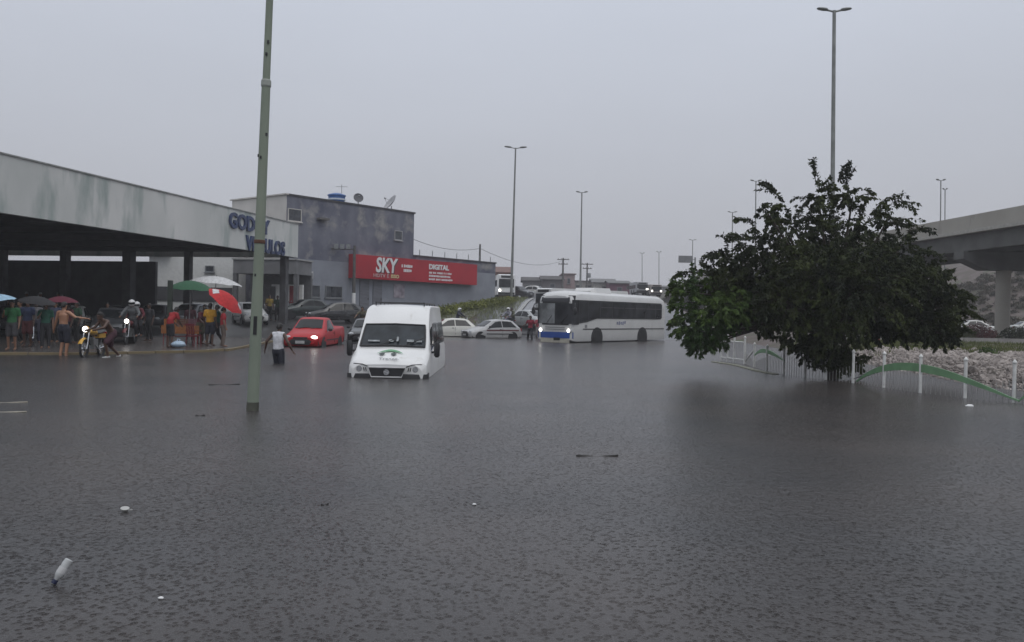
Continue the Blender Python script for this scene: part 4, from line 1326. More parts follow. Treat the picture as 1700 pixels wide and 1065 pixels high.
tops = [(-1.55, 0, 5.0, -.5, .8, .9), (-1.75, .1, 5.3, -.5, .75, .55), (-.55, 0, 5.6, -.15, 1, .75), (.05, 0, 5.6, .25, 1, .6), (.25, .1, 5.5, .1, 1, .6), (1.1, 0, 4.9, .8, .7, 1.1), (1.6, .1, 5.0, .9, .35, .85), (2.0, 0, 4.2, .9, .4, .8), (2.3, .1, 3.6, .9, .4, .75), (1.4, .1, 4.4, .9, .5, 1.2),
        (-2.3, .1, 4.4, -.7, .6, .6), (-2.6, 0, 3.9, -.8, .5, .7), (-3.0, .2, 3.4, -.9, .4, .7), (-4.0, .3, 2.9, -.9, .3, .6), (-4.3, .2, 2.5, -1, .2, .5), (3.5, .2, 2.5, .9, .2, .7), (3.7, .2, 2.0, 1, 0, .6), (-4.3, .1, 1.7, -.8, -.1, .5)]
make_tree('large dark leafy tree spreading over the fence in the flood', tb + Vector((.25, .3, 0)), blobs, LEAF, tops, 1.5, LEAF2, ln=.115, wd=.028)

# hedge strip and grass on the verge beside the hill road
GR = leafmat('verge_grass', (0.09, 0.10, 0.03), (0.17, 0.19, 0.06))
HED = leafmat('hedge_leaves', (0.085, .10, .018), (0.2, .215, .04))
V = []; F = []
for _ in range(5000):
    t = random.random()
    y = 62 + 40 * t
    x = -6.5 + 6.0 * random.random() + (y - 62) * .06
    b = Vector((x, y, ground(x, y) - .02))
    add_leaf(V, F, b, Vector((random.uniform(-.4, .4), random.uniform(-.4, .4), 1)), random.uniform(.15, .4), .02, rv())
me = bpy.data.meshes.new('verge_grass'); me.from_pydata([tuple(p) for p in V], [], F); me.materials.append(GR)
go = bpy.data.objects.new('verge_grass', me); col.objects.link(go); stuff(go); tag(go, 'short wet grass on the verge beside the hill road', 'grass')
struct(strip([(-3.2, 60.5), (-2.6, 75), (-.4, 102)], 6.2, .035, 'verge', pm('verge_earth', (0.1, .1, .075), .9, var=.3, scale=.8)))
V = []; F = []
hA, hB = at(722, 507, 70), at(846, 497, 86)
for _ in range(9000):
    t = random.random()
    c = Vector((lerp(hA.x, hB.x, t), lerp(hA.y, hB.y, t), 0))
    c.z = ground(c.x, c.y)
    p = c + Vector((random.gauss(0, .45), random.gauss(0, .45), random.uniform(.05, .6 + .12 * math.sin(t * 40))))
    add_leaf(V, F, p, rv() + Vector((0, 0, .5)), random.uniform(.1, .22), .05, rv())
hd_ = thing('hedge', 'low yellow-green hedge running along the grey wall foot', 'hedge', (0, 0, 0))
me = bpy.data.meshes.new('foliage'); me.from_pydata([tuple(p) for p in V], [], F); me.materials.append(HED)
ho = bpy.data.objects.new('foliage', me); col.objects.link(ho); ho.parent = hd_; stuff(ho)
st_m = MB()
for k in range(30):
    t = k / 29
    c = Vector((lerp(hA.x, hB.x, t), lerp(hA.y, hB.y, t), 0)); c.z = ground(c.x, c.y)
    st_m.tube([c + Vector((0, 0, -.1)), c + Vector((random.uniform(-.1, .1), 0, .4))], .02, 5)
st_m.build('stems', BARK, hd_)
# pale kerb of the hill road
kb = struct(strip([(-.1, 61), (.6, 75), (2.4, 100)], .35, .13, 'road_kerb', pm('pale_kerb', (0.3, .3, .29), .7, var=.15)))

# ================================================================== FENCE
FW = pm('white_fence_paint', (0.66, .66, .64), .6, var=.12, scale=6, wear=((0.3, .3, .27), 3, .62, (1, 1, 1)))
FG = pm('green_fence_paint', (0.15, .28, .15), .5, var=.12, scale=3)
fence = thing('fence', 'low white post fence with green wave panels in the flood', 'fence')
fpx = [(1197, 599, 1.06), (1207.5, 600, 1.03), (1218.5, 601.5, 1.03), (1236, 603.5, 1.02), (1252, 609, .85), (1273, 615.5, .85), (1301, 621, .85), (1336, 626, .88), (1371, 630, .88), (1416, 635.5, .9), (1467, 643, .92), (1527.5, 652, .92), (1602, 660.5, .92), (1683, 668, .92), (1790, 678, .92), (1910, 690, .92)]
FP = [(gp(a, b), h) for a, b, h in fpx]
for p, h in FP:
    o = MB().tube([(p.x, p.y, -.5), (p.x, p.y, h - .1)], .036, 10).build('post', FW, fence, 50)
    MB().lathe([(.03, h - .1), (.046, h - .085), (.046, h - .05), (.03, h - .03), (.012, h)], (p.x, p.y, 0), 10).build('cap', FW, o, 50)
def fpos(s):
    i = max(0, min(len(FP) - 2, int(s)))
    return FP[i][0].lerp(FP[i + 1][0], s - i)
def wave(s0, s1, zl, zu, name='wave_panel'):
    m = MB(); rows = []
    for k in range(25):
        t = k / 24
        p = fpos(s0 + (s1 - s0) * t)
        a = math.sin(PI * t ** .8)
        lo = zl[0] + (zl[1] - zl[0]) * a
        hi = max(lo + .035, zu[0] + (zu[1] - zu[0]) * a)
        d = (fpos(s0 + (s1 - s0) * t + .05) - p)
        nrm = Vector((-d.y, d.x, 0)).normalized() * .018
        off = Vector((0, -.055, 0))
        rows.append([p + off + nrm + Vector((0, 0, lo)), p + off - nrm + Vector((0, 0, lo)), p + off - nrm + Vector((0, 0, hi)), p + off + nrm + Vector((0, 0, hi))])
    m.loft(rows)
    return m.build(name, FG, fence, 40)
wave(9.1, 13.05, (.04, .50), (.06, .69))
wave(13.05, 15.0, (.02, .4), (.04, .54))
wave(4.0, 6.0, (.4, .56), (.42, .69))
MB().tube([fpos(3.05) + Vector((0, -.05, .1)), fpos(4.0) + Vector((0, -.05, .62))], .022, 6).build('brace', FW, fence)
MB().tube([fpos(9.0) + Vector((0, -.05, .12)), fpos(10) + Vector((0, -.05, .5))], .014, 6).build('brace', STEELG, fence)
for zz in (.78, .14):
    MB().tube([fpos(0) + Vector((0, 0, zz)), fpos(1) + Vector((0, 0, zz)), fpos(2) + Vector((0, 0, zz)), fpos(3) + Vector((0, 0, zz))], .026, 6).build('rail', FW, fence)
wm = MB()
s = 0.0
while s < 14.9:
    i = int(s)
    seg = (FP[i + 1][0] - FP[i][0]).length
    p = fpos(s)
    hh = .78 if s < 3 else .16 + .42 * abs(math.sin((s - 4) * .8))
    wm.tube([p + Vector((0, 0, -.3)), p + Vector((0, 0, hh))], .0065, 4, False)
    s += (.085 if s < 3 else .13) / seg
stuff(wm.build('wire_bars', pm('grey_wire', (0.3, .3, .29), .6), fence))
# a pale low kerb the corner of the fence stands on
ck = [gp(1186, 601), gp(1200, 603), gp(1220, 606), gp(1240, 611), gp(1262, 617), gp(1290, 622)]
kerb_f = thing('low_kerb', 'mossy pale kerb under the corner of the white fence', 'kerb')
for a, b in zip(ck, ck[1:]):
    c = (a + b) / 2; L = (b - a).length
    MB().box((c.x, c.y + .12, -.225), (L * .98, .2, .5), (0, 0, math.atan2(b.y - a.y, b.x - a.x))).build('kerb_stone', pm('mossy_kerb', (0.19, .19, .14), .8, var=.3, scale=3), kerb_f)

# rubble bank behind the fence
random.seed(5)
RUB = pm('pale_rubble', (0.3, .265, .245), .9, var=.35, scale=3)
base_ico = bmesh.new(); bmesh.ops.create_icosphere(base_ico, subdivisions=1, radius=1.0)
iv = [v.co.copy() for v in base_ico.verts]; iff = [tuple(v.index for v in f.verts) for f in base_ico.faces]; base_ico.free()
rb = MB(); rv_ = []; rf_ = []
for _ in range(17000):
    y = 19 + 17 * random.random() ** 1.1
    xb = prof(X_BANK, y)
    x = xb - .5 + 6.5 * random.random()
    g = ground(x, y)
    if g < -.12:
        continue
    r = random.uniform(.015, .058) * (1 + (random.random() < .05) * 1.8)
    sc_ = Vector((r * random.uniform(.7, 1.4), r * random.uniform(.7, 1.4), r * random.uniform(.45, .9)))
    M = Euler((random.uniform(0, 6), random.uniform(0, 6), random.uniform(0, 6))).to_matrix()
    o = len(rv_)
    for v in iv:
        q = M @ Vector((v.x * sc_.x, v.y * sc_.y, v.z * sc_.z))
        rv_.append((x + q.x, y + q.y, g + q.z + r * .25))
    rf_ += [tuple(i + o for i in f) for f in iff]
me = bpy.data.meshes.new('rubble'); me.from_pydata(rv_, [], rf_); me.materials.append(RUB)
ro_ = bpy.data.objects.new('rubble', me); col.objects.link(ro_); stuff(ro_); tag(ro_, 'pale broken stone rubble on the bank behind the fence', 'rubble')
# island grass and the low kerb line beyond it
V = []; F = []
for _ in range(28000):
    y = random.uniform(33, 48); x = prof(X_BANK, y) + random.uniform(0, 24)
    if noise.noise(Vector((x * .35, y * .35, 3))) < -.12:
        continue
    add_leaf(V, F, Vector((x, y, ground(x, y) - .02)), Vector((random.uniform(-.5, .5), random.uniform(-.5, .5), 1)), random.uniform(.08, .26), .014, rv())
me = bpy.data.meshes.new('island_grass'); me.from_pydata([tuple(p) for p in V], [], F); me.materials.append(leafmat('island_grass_blades', (0.06, .08, .02), (0.13, .145, .045)))
go = bpy.data.objects.new('island_grass', me); col.objects.link(go); stuff(go); tag(go, 'rough grass on the raised island under the viaduct', 'grass')
ikm = MB().box((0, 0, 0), (1.94, .18, .34)).mesh('kerb_stone', pm('grey_kerb', (0.3, .29, .28), .8, var=.2, scale=1.5))
ikt = thing('long_kerb', 'pale kerb line across the island before the viaduct pier', 'kerb', (0, 0, 0))
for k in range(13):
    x = 17.5 + 2 * k
    obj_of('kerb_stone', ikm, ikt, (x, 49.5, ground(x, 49.5) + .1))
def bush(label, c, rx, ry, rz, n, mat, group=None, ln=.12):
    t = thing('bush', label, 'bush', c, group=group)
    V = []; F = []
    for _ in range(n):
        d = rv()
        k = .55 + .45 * noise.noise(Vector(d) * 2.2 + Vector(c))
        p = Vector((d.x * rx, d.y * ry, abs(d.z) * rz)) * (1 + .35 * k)
        add_leaf(V, F, p, rv() + Vector((0, 0, .4)), random.uniform(.6, 1.3) * ln, ln * .3, rv())
    me = bpy.data.meshes.new('foliage'); me.from_pydata([tuple(p) for p in V], [], F); me.materials.append(mat)
    o = bpy.data.objects.new('foliage', me); col.objects.link(o); o.parent = t; stuff(o)
    s_ = MB()
    for k in range(6):
        s_.tube([(0, 0, -.1), (random.uniform(-.5, .5) * rx, random.uniform(-.5, .5) * ry, rz * .7)], .02, 5)
    s_.build('stems', BARK, t)
    return t
b1_ = at(1622, 560, 60)
bush('dark red leafed bush in front of the white car under the viaduct', (b1_.x, 60, ground(b1_.x, 60)), 1.3, .8, .9, 2600, leafmat('red_bush', (0.05, .02, .02), (0.12, .03, .03)))
b2_ = at(1575, 560, 57)
bush('dark green bush below the right side of the tree', (b2_.x, 57, ground(b2_.x, 57)), 1.6, .8, 1.0, 2600, LEAF)
b3_ = at(1640, 590, 33)
bush('small green weed tuft at the rubble edge', (b3_.x, 33, ground(b3_.x, 33)), .3, .25, .22, 350, LEAF2, ln=.09)
b4_ = at(1690, 562, 58)
bush('dark low bush right of the viaduct pier', (b4_.x, 58, ground(b4_.x, 58)), 1.2, .8, .8, 2000, LEAF)
rt = at(1457, 560, 40)
post = thing('marker_post', 'short rusty red post behind the rubble by the tree', 'post', (rt.x, 40, ground(rt.x, 40)))
MB().box((0, 0, .45), (.16, .16, 1.1)).build('post', pm('rusty_red', (0.2, .06, .045), .8, var=.2), post)
MB().box((0, 0, 1.02), (.2, .2, .05)).build('cap', pm('rusty_red', (0.2, .06, .045)), post)

# scrub on the embankment beyond the viaduct
V = []; F = []
for _ in range(1500):
    x = random.uniform(50, 100); y = random.uniform(88, 125)
    r = random.uniform(.2, .9)
    g = ground(x, y)
    for k in range(int(40 + 60 * r)):
        d = rv()
        add_leaf(V, F, Vector((x + d.x * r, y + d.y * r, g + abs(d.z) * r * .7)), rv() + Vector((0, 0, .4)), random.uniform(.15, .35), .08, rv())
me = bpy.data.meshes.new('embankment_scrub'); me.from_pydata([tuple(p) for p in V], [], F); me.materials.append(leafmat('scrub_leaves', (0.03, .032, .018), (0.09, .075, .055)))
go = bpy.data.objects.new('embankment_scrub', me); col.objects.link(go); stuff(go); tag(go, 'dry brownish scrub on the embankment beyond the viaduct', 'scrub')

# ================================================================== VEHICLES
# ---- white minibus standing in the water
S_VAN = [(0, .42, .80, .92, .84, .86, .74), (.1, .34, .92, 1.02, .95, .965, .84), (.5, .3, 1.08, 1.16, .985, .99, .88), (.85, .28, 1.2, 1.28, .99, .995, .91), (1.48, .26, 1.28, 1.95, .995, .995, .84), (1.9, .26, 1.3, 2.34, .995, .995, .815),
         (2.3, .26, 1.3, 2.43, .995, .995, .80), (5.25, .26, 1.3, 2.43, .995, .995, .80), (5.52, .3, 1.3, 2.36, .98, .98, .78), (5.6, .45, 1.2, 2.2, .94, .94, .74)]
vp = gp(642.5, 627)
VG = -.6
van = thing('minibus', 'white high-roof passenger van up to its bumper in flood water', 'van', (vp.x, vp.y + 2.8, VG), R(0))
vo = -2.8
def VV(p):
    return Vector((p[0], p[1] + vo, p[2]))
def sti(S, y): return st_at(S, y)
VANW = pm('van_white', (0.74, .74, .73), .34, var=.04, scale=1.5, coat=.35, wear=((0.52, .5, .46), 2.2, .6, (1, 1, .4)))
MB().loft([[VV(p) for p in ring(s_[1:], s_[0])] for s_ in S_VAN]).build('body', VANW, van, 32)
def front_pt(y, kx, S=S_VAN, off=.0, zoff=.0):
    s_ = sti(S, y)
    w = s_[5] - .04
    return VV((kx * w, y, s_[2] + .022 * (1 - abs(kx)) + zoff))
# windscreen
rows = []
for y in (.90, 1.05, 1.2, 1.32, 1.42):
    s_ = sti(S_VAN, y); w = s_[5] - .06
    rows.append([VV((k * w, y - .018, s_[2] + .022 * (1 - abs(k)) + .018)) for k in (-1, -.5, 0, .5, 1)])
# interior seen through the windscreen: dark glass
VGLASS = pm('windscreen_glass', (0.022, .027, .032), .06, var=.45, scale=2.6, spec=.35)
wsn = MB().loft(rows, caps=False, closed=False).build('windshield', VGLASS, van, 60)
fr = MB()
edge = [rows[0][i] for i in range(5)] + [rows[j][4] for j in range(1, 5)] + [rows[4][i] for i in (3, 2, 1, 0)] + [rows[j][0] for j in (3, 2, 1)]
fr.tube([p + Vector((0, -.004, .004)) for p in edge] + [edge[0] + Vector((0, -.004, .004))], .022, 6).build('rubber_seal', BLACKP, wsn)
for k in (-.35, .3):
    MB().tube([rows[0][2] + Vector((k, -.03, .0)), rows[1][2] + Vector((k + .5, -.03, .05))], .012, 5).build('wiper', BLACKP, wsn)
DASH = pm('pale_dashboard_clutter', (0.3, .32, .33), .7, var=.4, scale=9)
for (k, w, h) in ((-.5, .3, .05), (-.05, .12, .07), (.12, .05, .16), (.45, .18, .08), (.68, .14, .06)):
    p = rows[0][2].lerp(rows[1][2], .55)
    MB().box((p.x + k, p.y - .012, p.z + h / 2 + .0), (w, .012, h), (R(-46), 0, 0)).build('dashboard_item', DASH, wsn)
# side windows
for sg in (-1, 1):
    def sidept(y, t):
        s_ = sti(S_VAN, y)
        a = Vector((s_[4] - .012, y, s_[1])); b = Vector((s_[5] + .03, y, s_[2] - .035))
        q = a.lerp(b, t); q.x = (q.x + .01) * sg
        return VV(q)
    panes = [((.98, 1.45), (1.95, 1.95)), ((2.12, 2.12), (2.85, 2.85)), ((2.98, 2.98), (3.95, 3.95)), ((4.08, 4.08), (5.2, 5.2))]
    for i, ((yb0, yt0), (yb1, yt1)) in enumerate(panes):
        top = .6 if i else .5
        a = sidept(yb0, .05); b = sidept(yb1, .05); c = sidept(yt1, top if i else .55); d = sidept(yt0, top if i else .82)
        cols = [(sidept(lerp(yb0, yb1, k / 6), .05), sidept(lerp(yt0, yt1, k / 6), top if i else .8 - .25 * k / 6)) for k in range(7)]
        MB().loft([[p_[0] for p_ in cols], [p_[0].lerp(p_[1], .5) + Vector((sg * .004, 0, 0)) for p_ in cols], [p_[1] for p_ in cols]], caps=False, closed=False).build('side_window', GLASS, van, 60)
    # mirror on an arm
    mr_ = MB(); sec = []
    for zz, w, dep in ((1.08, .04, .03), (1.13, .075, .06), (1.4, .08, .07), (1.48, .045, .04)):
        sec.append([Vector((sg * 1.14 + w * math.cos(q), vo + 1.02 + dep * math.sin(q), zz)) for q in [2 * PI * k / 10 for k in range(10)]])
    mo = mr_.loft(sec).build('mirror', BLACKP, van, 50)
    MB().tube([(sg * .97, vo + 1.12, 1.2), (sg * 1.1, vo + 1.04, 1.22)], .03, 6).tube([(sg * .95, vo + 1.15, 1.42), (sg * 1.1, vo + 1.04, 1.4)], .02, 6).build('mirror_arm', BLACKP, mo)
    # headlamp unit with indicator segments
    hl = MB(); sec = []
    for xx, z0, z1, yy in ((.48, .77, .86, .012), (.6, .73, .91, .02), (.8, .72, .92, .07), (.93, .74, .9, .16)):
        sec.append([Vector((sg * xx, vo + yy - .02, z0)), Vector((sg * xx, vo + yy + .09, z0)), Vector((sg * xx, vo + yy + .13, z1)), Vector((sg * xx, vo + yy + .03, z1))])
    ho_ = hl.loft(sec).build('headlight', LAMPGLASS, van, 30)
    MB().lathe([(.075, 0), (.06, .02), (.01, .03)], (sg * .7, vo - .005, .82), 14, 'Y').build('reflector', CHROME, ho_)
    for q in (.53, .58):
        MB().box((sg * q, vo + .0, .815), (.022, .03, .09), (0, R(12 * sg), 0)).build('lamp_rib', BLACKP, ho_)
    MB().tube([(sg * .47, vo - .01, .88), (sg * .62, vo - .005, .935), (sg * .82, vo + .05, .945), (sg * .95, vo + .16, .92)], .012, 6).build('lamp_trim', BLACKP, ho_)
    MB().box((sg * 1.0, vo + 3.4, .62), (.02, 4.0, .09)).build('side_moulding', BLACKP, van)
    MB().box((sg * 1.003, vo + 2.04, 1.0), (.012, .018, 1.0)).build('door_seam', BLACKP, van)
    for yy in (.95, 4.35):
        put_wheel(van, sg * .9, vo + yy, .33, .2, 'van')
bp_ = MB(); sec = []
for k in (-1, -.9, -.6, 0, .6, .9, 1):
    yb = vo - .05 + .2 * abs(k) ** 4
    sec.append([Vector((k * 1.015, yb + o_[0], o_[1])) for o_ in ((.22, .42), (-.03, .44), (-.06, .56), (-.04, .70), (.22, .725))])
bp_.loft(sec).build('bumper', pm('dark_grey_bumper', (0.03, .03, .033), .6), van, 40)
g_ = MB().poly([(-.45, vo - .12, .85), (.45, vo - .12, .85), (.36, vo - .12, .64), (-.36, vo - .12, .64)], .1, (0, 1, 0)).build('grille', BLACKP, van)
gtr = [(-.47, vo - .125, .87), (.47, vo - .125, .87), (.375, vo - .125, .63), (-.375, vo - .125, .63), (-.47, vo - .125, .87)]
MB().tube(gtr, .018, 6).build('grille_trim', pm('white_trim', (0.6, .6, .6), .4), g_)
MB().lathe([(.05, .0), (.075, -.01), (.075, -.03), (.05, -.03)], (0, vo - .115, .75), 18, 'Y').build('badge_ring', CHROME, g_)
MB().tube([(-.045, vo - .135, .775), (.045, vo - .135, .73)], .012, 5).build('badge_bar', CHROME, g_)
# bonnet emblem: green arc over two dark diamonds and grey lettering
def bonnet(kx, t):
    y = lerp(.2, .82, t)
    s_ = sti(S_VAN, y)
    return VV((kx, y - .012, s_[2] + .022 * (1 - abs(kx)) + .03))
arc = MB(); r0_ = []; r1_ = []
for k in range(17):
    u = k / 16 * 2 - 1
    hi = .82 - .38 * u * u; lo = .62 - .2 * u * u
    r0_.append(bonnet(u * .33, max(.36, lo))); r1_.append(bonnet(u * .33, max(.38, hi)))
arc.loft([r0_, r1_], caps=False, closed=False)
em = arc.build('emblem_arc', pm('emblem_green', (0.16, .36, .2), .5, var=.15, scale=8), van)
for cx in (-.2, .1):
    MB().poly([bonnet(cx - .085, .36), bonnet(cx, .2), bonnet(cx + .085, .36), bonnet(cx, .52)]).build('emblem_diamond', pm('emblem_dark', (0.06, .075, .07), .5), em)
tm = text_mesh('Transp.', .17, .002, pm('grey_lettering', (0.22, .22, .23), .5), align='CENTER')
b0_, b1_v = bonnet(0, .0), bonnet(0, .2)
obj_of('lettering', tm, em, VV((.02, .12, 1.075)), (math.atan2(b1_v.z - b0_.z, b1_v.y - b0_.y), 0, 0))
# roof rack
rk = MB()
for sg in (-1, 1):
    rk.tube([(sg * .66, vo + 2.2, 2.5), (sg * .66, vo + 5.2, 2.5)], .02, 6)
for q in range(5):
    yy = vo + 2.2 + q * .75
    rk.tube([(-.66, yy, 2.5), (.66, yy, 2.5)], .015, 6)
    for sg in (-1, 1):
        rk.tube([(sg * .66, yy, 2.38), (sg * .66, yy, 2.5)], .015, 6)
rk.build('roof_rack', BLACKP, van)

# ---- city bus
BUSW = pm('bus_white', (0.6, .6, .59), .35, var=.05, scale=.8, coat=.2, wear=((0.42, .41, .39), .9, .62, (1, 1, .5)))
BLUEB = pm('bus_blue', (0.02, .07, .3), .4, var=.1)
BL = 10.6
by = R(-38)
ac_ = Vector((3.72, 49.0, 0))
dirb = Vector((math.sin(R(38)), math.cos(R(38)), 0)); lx = Vector((math.cos(by), math.sin(by), 0))
bc = ac_ - lx * 1.25 + dirb * (BL / 2)
bus = thing('city_bus', 'white city bus with blue bumper and lit headlamps in the water', 'bus', (bc.x, bc.y, -.28), by, scale=1.06)
def bring(y, w, zl, zt, sh):
    h = [(0, zl), (w * .97, zl), (w, zl + .1), (w, 1.2), (w - .01, 2.3), (w - .04, zt - .42), (w - .14, zt - .2), (w - .4 * sh, zt - .06), (0, zt)]
    pts = [Vector((x, y - BL / 2, z)) for x, z in h]
    return pts + [Vector((-x, y - BL / 2, z)) for x, z in reversed(h[1:-1])]
MB().loft([bring(0.0, 1.08, .42, 2.86, 1), bring(.1, 1.19, .36, 2.98, 1), bring(.35, 1.25, .33, 3.1, 1), bring(.9, 1.25, .33, 3.16, 1), bring(BL - .5, 1.25, .33, 3.12, 1), bring(BL - .1, 1.22, .36, 3.02, 1), bring(BL, 1.12, .45, 2.9, 1)]).build('body', BUSW, bus, 30)
yf = -BL / 2
def bfront(x, z, off=.02):
    k = abs(x) / 1.25
    y = 0 if k < .864 else (k - .864) / .088 * .1 if k < .952 else .1 + (k - .952) / .048 * .25
    y += (max(0, z - 2.45)) ** 2 * .5
    return Vector((x, yf + y - off, z))
def bpane(x0, x1, z0, z1, mat, name, par, off=.025, nx=7, nz=4):
    rows = [[bfront(lerp(x0, x1, i / nx), lerp(z0, z1, j / nz), off) for i in range(nx + 1)] for j in range(nz + 1)]
    return MB().loft(rows, caps=False, closed=False).build(name, mat, par, 40)
BG = pm('bus_glass', (0.032, .034, .038), .08, var=.4, scale=1.5, spec=.22)
wsb = bpane(-1.2, 1.2, 1.22, 2.86, BLACKP, 'windshield_surround', bus, .018)
bpane(-1.13, -.02, 1.3, 2.42, pm('windscreen_pane_pale', (0.2, .21, .215), .06, var=.5, scale=1.4), 'windshield', wsb, .034)  # brightness seen in the left pane is painted into its glass colour
bpane(.02, 1.13, 1.3, 2.42, BG, 'windshield', wsb, .034)
bpane(-.95, .95, 2.5, 2.76, pm('destination_display', (0.035, .035, .04), .3), 'destination_panel', wsb, .036)
for x in (-.55, .45):
    MB().tube([bfront(x, 1.3, .06), bfront(x + .35, 1.75, .06)], .012, 5).build('wiper', BLACKP, wsb)
bpane(-1.19, 1.19, .5, .84, BLUEB, 'blue_bumper', bus, .04)
MB().box((0, yf + .02, .38), (1.9, .1, .24)).build('lower_skirt', pm('pale_skirt', (0.45, .43, .36), .6), bus)
MB().box((.15, yf - .045, .46), (.42, .02, .14)).build('number_plate', BLACKP, bus)
for z in (.98, 1.1):
    MB().box((0, yf - .02, z), (1.3, .02, .03)).build('grille_line', pm('grey_line', (0.2, .2, .2), .5), bus)
for x in (-.98, .98):
    p = bfront(x, .93, .03)
    MB().ell((p.x, p.y, p.z), (.19, .05, .11), 12, 8).build('headlamp_housing', LAMPGLASS, bus, 60)
    MB().lathe([(.1, .0), (.085, -.02), (.01, -.03)], (p.x * .96, p.y - .045, p.z), 14, 'Y').build('headlight', LIT, bus, 60)
# side glazing: black band with separate panes, left (+X) and right side alike
for sg in (-1, 1):
    X = sg * 1.262
    MB().loft([[Vector((sg * xx, yf + yy_, zz)) for xx, yy_ in ((1.12, -.03), (1.2, .0), (1.25, .1), (1.275, .24), (1.285, .42))] for zz in (1.27, 2.62)], caps=False, closed=False).build('corner_glass', BG, bus)
    band = MB().poly([(X, yf + .36, 1.32), (X, yf + 1.3, 1.42), (X, yf + 2.3, 1.62), (X, yf + BL - .7, 1.62), (X, yf + BL - .7, 2.62), (X, yf + .36, 2.62)], .012, (sg, 0, 0)).build('window_band', BLACKP, bus)
    yy = yf + .5
    ws_ = [.95, 1.25, 1.3, 1.3, 1.3, 1.3, 1.3, .85]
    for i, w in enumerate(ws_):
        zb_ = (1.42, 1.56)[i] if i < 2 else 1.68
        MB().poly([(X + sg * .012, yy, zb_), (X + sg * .012, yy + w - .07, zb_ + (.1 if i < 1 else .08 if i < 2 else 0)), (X + sg * .012, yy + w - .07, 2.55), (X + sg * .012, yy, 2.55)], .006, (sg, 0, 0)).build('side_window', BG, band)
        if i > 1:
            MB().box((X + sg * .022, yy + (w - .07) / 2, 2.25), (.008, w - .1, .03)).build('window_bar', pm('window_bar_grey', (0.07, .07, .075), .5), band)
        yy += w
    MB().box((sg * 1.256, yf + 5.6, 1.02), (.03, 9.4, .05)).build('side_trim', BLACKP, bus)
    for yw in (2.35, 7.55):
        put_wheel(bus, sg * 1.13, yf + yw, .5, .3, 'bus')
        MB().lathe([(.5, -.012), (.6, -.012), (.6, .012), (.5, .012)], (sg * 1.256, yf + yw, .52), 24, 'X').build('wheel_arch', BLACKP, bus)
    MB().box((sg * 1.256, yf + 1.2, 1.18), (.012, .22, .18)).build('fleet_number', pm('grey_lettering', (0.22,) * 3), bus)
    mo = MB().tube([(sg * 1.15, yf + .2, 2.5), (sg * 1.38, yf - .12, 2.35), (sg * 1.4, yf - .14, 2.2)], .03, 6).build('mirror_arm', BLACKP, bus)
    MB().ell((sg * 1.4, yf - .15, 2.0), (.13, .07, .22), 12, 8).build('mirror', BLACKP, mo, 60)
for k in range(5):                       # blurred slanted logo strokes on the flank
    MB().box((1.262, yf + 4.55 + k * .22, 1.36 + (.05 if k == 4 else 0)), (.012, .13, .16 + .05 * (k % 2)), (R(-14), 0, 0)).build('flank_logo_stroke', pm('blue_grey_lettering', (0.2, .22, .32), .5), bus)
acu = MB(); sec = []
for yy, w, h in ((0, .6, .06), (.25, .75, .24), (1.9, .78, .26), (2.2, .6, .08)):
    sec.append([Vector((-w, yf + 2.7 + yy, 3.1)), Vector((w, yf + 2.7 + yy, 3.1)), Vector((w * .85, yf + 2.7 + yy, 3.14 + h)), Vector((-w * .85, yf + 2.7 + yy, 3.14 + h))])
acu.loft(sec).build('roof_unit', BUSW, bus, 30)
MB().box((0, yf + 6.5, 3.17), (.7, .7, .1)).build('roof_hatch', BUSW, bus)
for sg in (-1, 1):
    MB().box((sg * .8, -yf + .01, 1.1), (.16, .06, .5)).build('tail_light', RED_LENS, bus)

# ---- cars
CARW = pm('car_white', (0.62, .62, .6), .35, var=.05, coat=.3)
CARR = pm('car_red', (0.40, .009, .014), .4, var=.06, coat=.12, spec=.3)
CARB = pm('car_black', (0.016, .017, .019), .22, var=.15, coat=.4)
CARG = pm('car_dark_green', (0.02, .03, .028), .25, var=.15, coat=.4)
CARS_ = pm('car_silver', (0.24, .25, .26), .3, .5, var=.08, coat=.3)
CARD = pm('car_dark_grey', (0.04, .042, .047), .3, var=.12, coat=.3)
rp = gp(498, 576)
car('pickup', 'red pickup truck with one lit headlamp at the water edge', CARR, rp.x + .12, rp.y + 2.2, R(-3), 'pickup_truck', lit=(1,), z=-.2, bumper=BLACKP, cat='pickup')
car('hatch', 'black hatchback facing out beside the white van in shallow water', CARB, -7.75, 45.2, R(2), z=-.2, bumper=BLACKP)
car('hatch', 'white hatchback greyed by painted shade with a dark side stripe at the water edge', pm('car_white_shade_grey', (0.42, .42, .42), .35, var=.06, coat=.3), at(815, 545, 55).x, 55.4, R(-60), z=-.22, bumper=BLACKP, stripe=pm('dark_red_stripe', (0.12, .03, .03), .5))  # white car; the shade on its side is put into the greyed paint
car('hatch', 'white hatchback half hidden behind the white van', pm('car_cream_white', (0.66, .65, .6), .35, var=.04, coat=.3), at(741, 545, 56).x, 56.6, R(-76), z=-.2, bumper=None)
car('hatch', 'black hatchback parked side-on behind the red pickup', CARB, at(556, 520, 57.5).x, 57.5, R(-66), bumper=BLACKP)
car('sedan', 'dark green sedan parked beside the porch of the grey building', CARG, at(505, 515, 60).x, 60.5, R(-55), bumper=BLACKP)
car('hatch', 'silver hatchback behind the dark green sedan', CARS_, at(482, 500, 65).x, 65, R(-40))
car('hatch', 'white hatchback parked behind the green lamp post', CARW, at(415, 515, 55).x, 55, R(30), bumper=BLACKP)
car('hatch', 'dark hatchback parked under the canopy by the tall grey column', CARD, at(258, 520, 50).x, 50, R(8), z=.3)
car('sedan', 'dark grey sedan behind the yellow motorcycle', CARD, at(158, 530, 35.5).x, 37.2, R(22), z=.1, bumper=BLACKP)
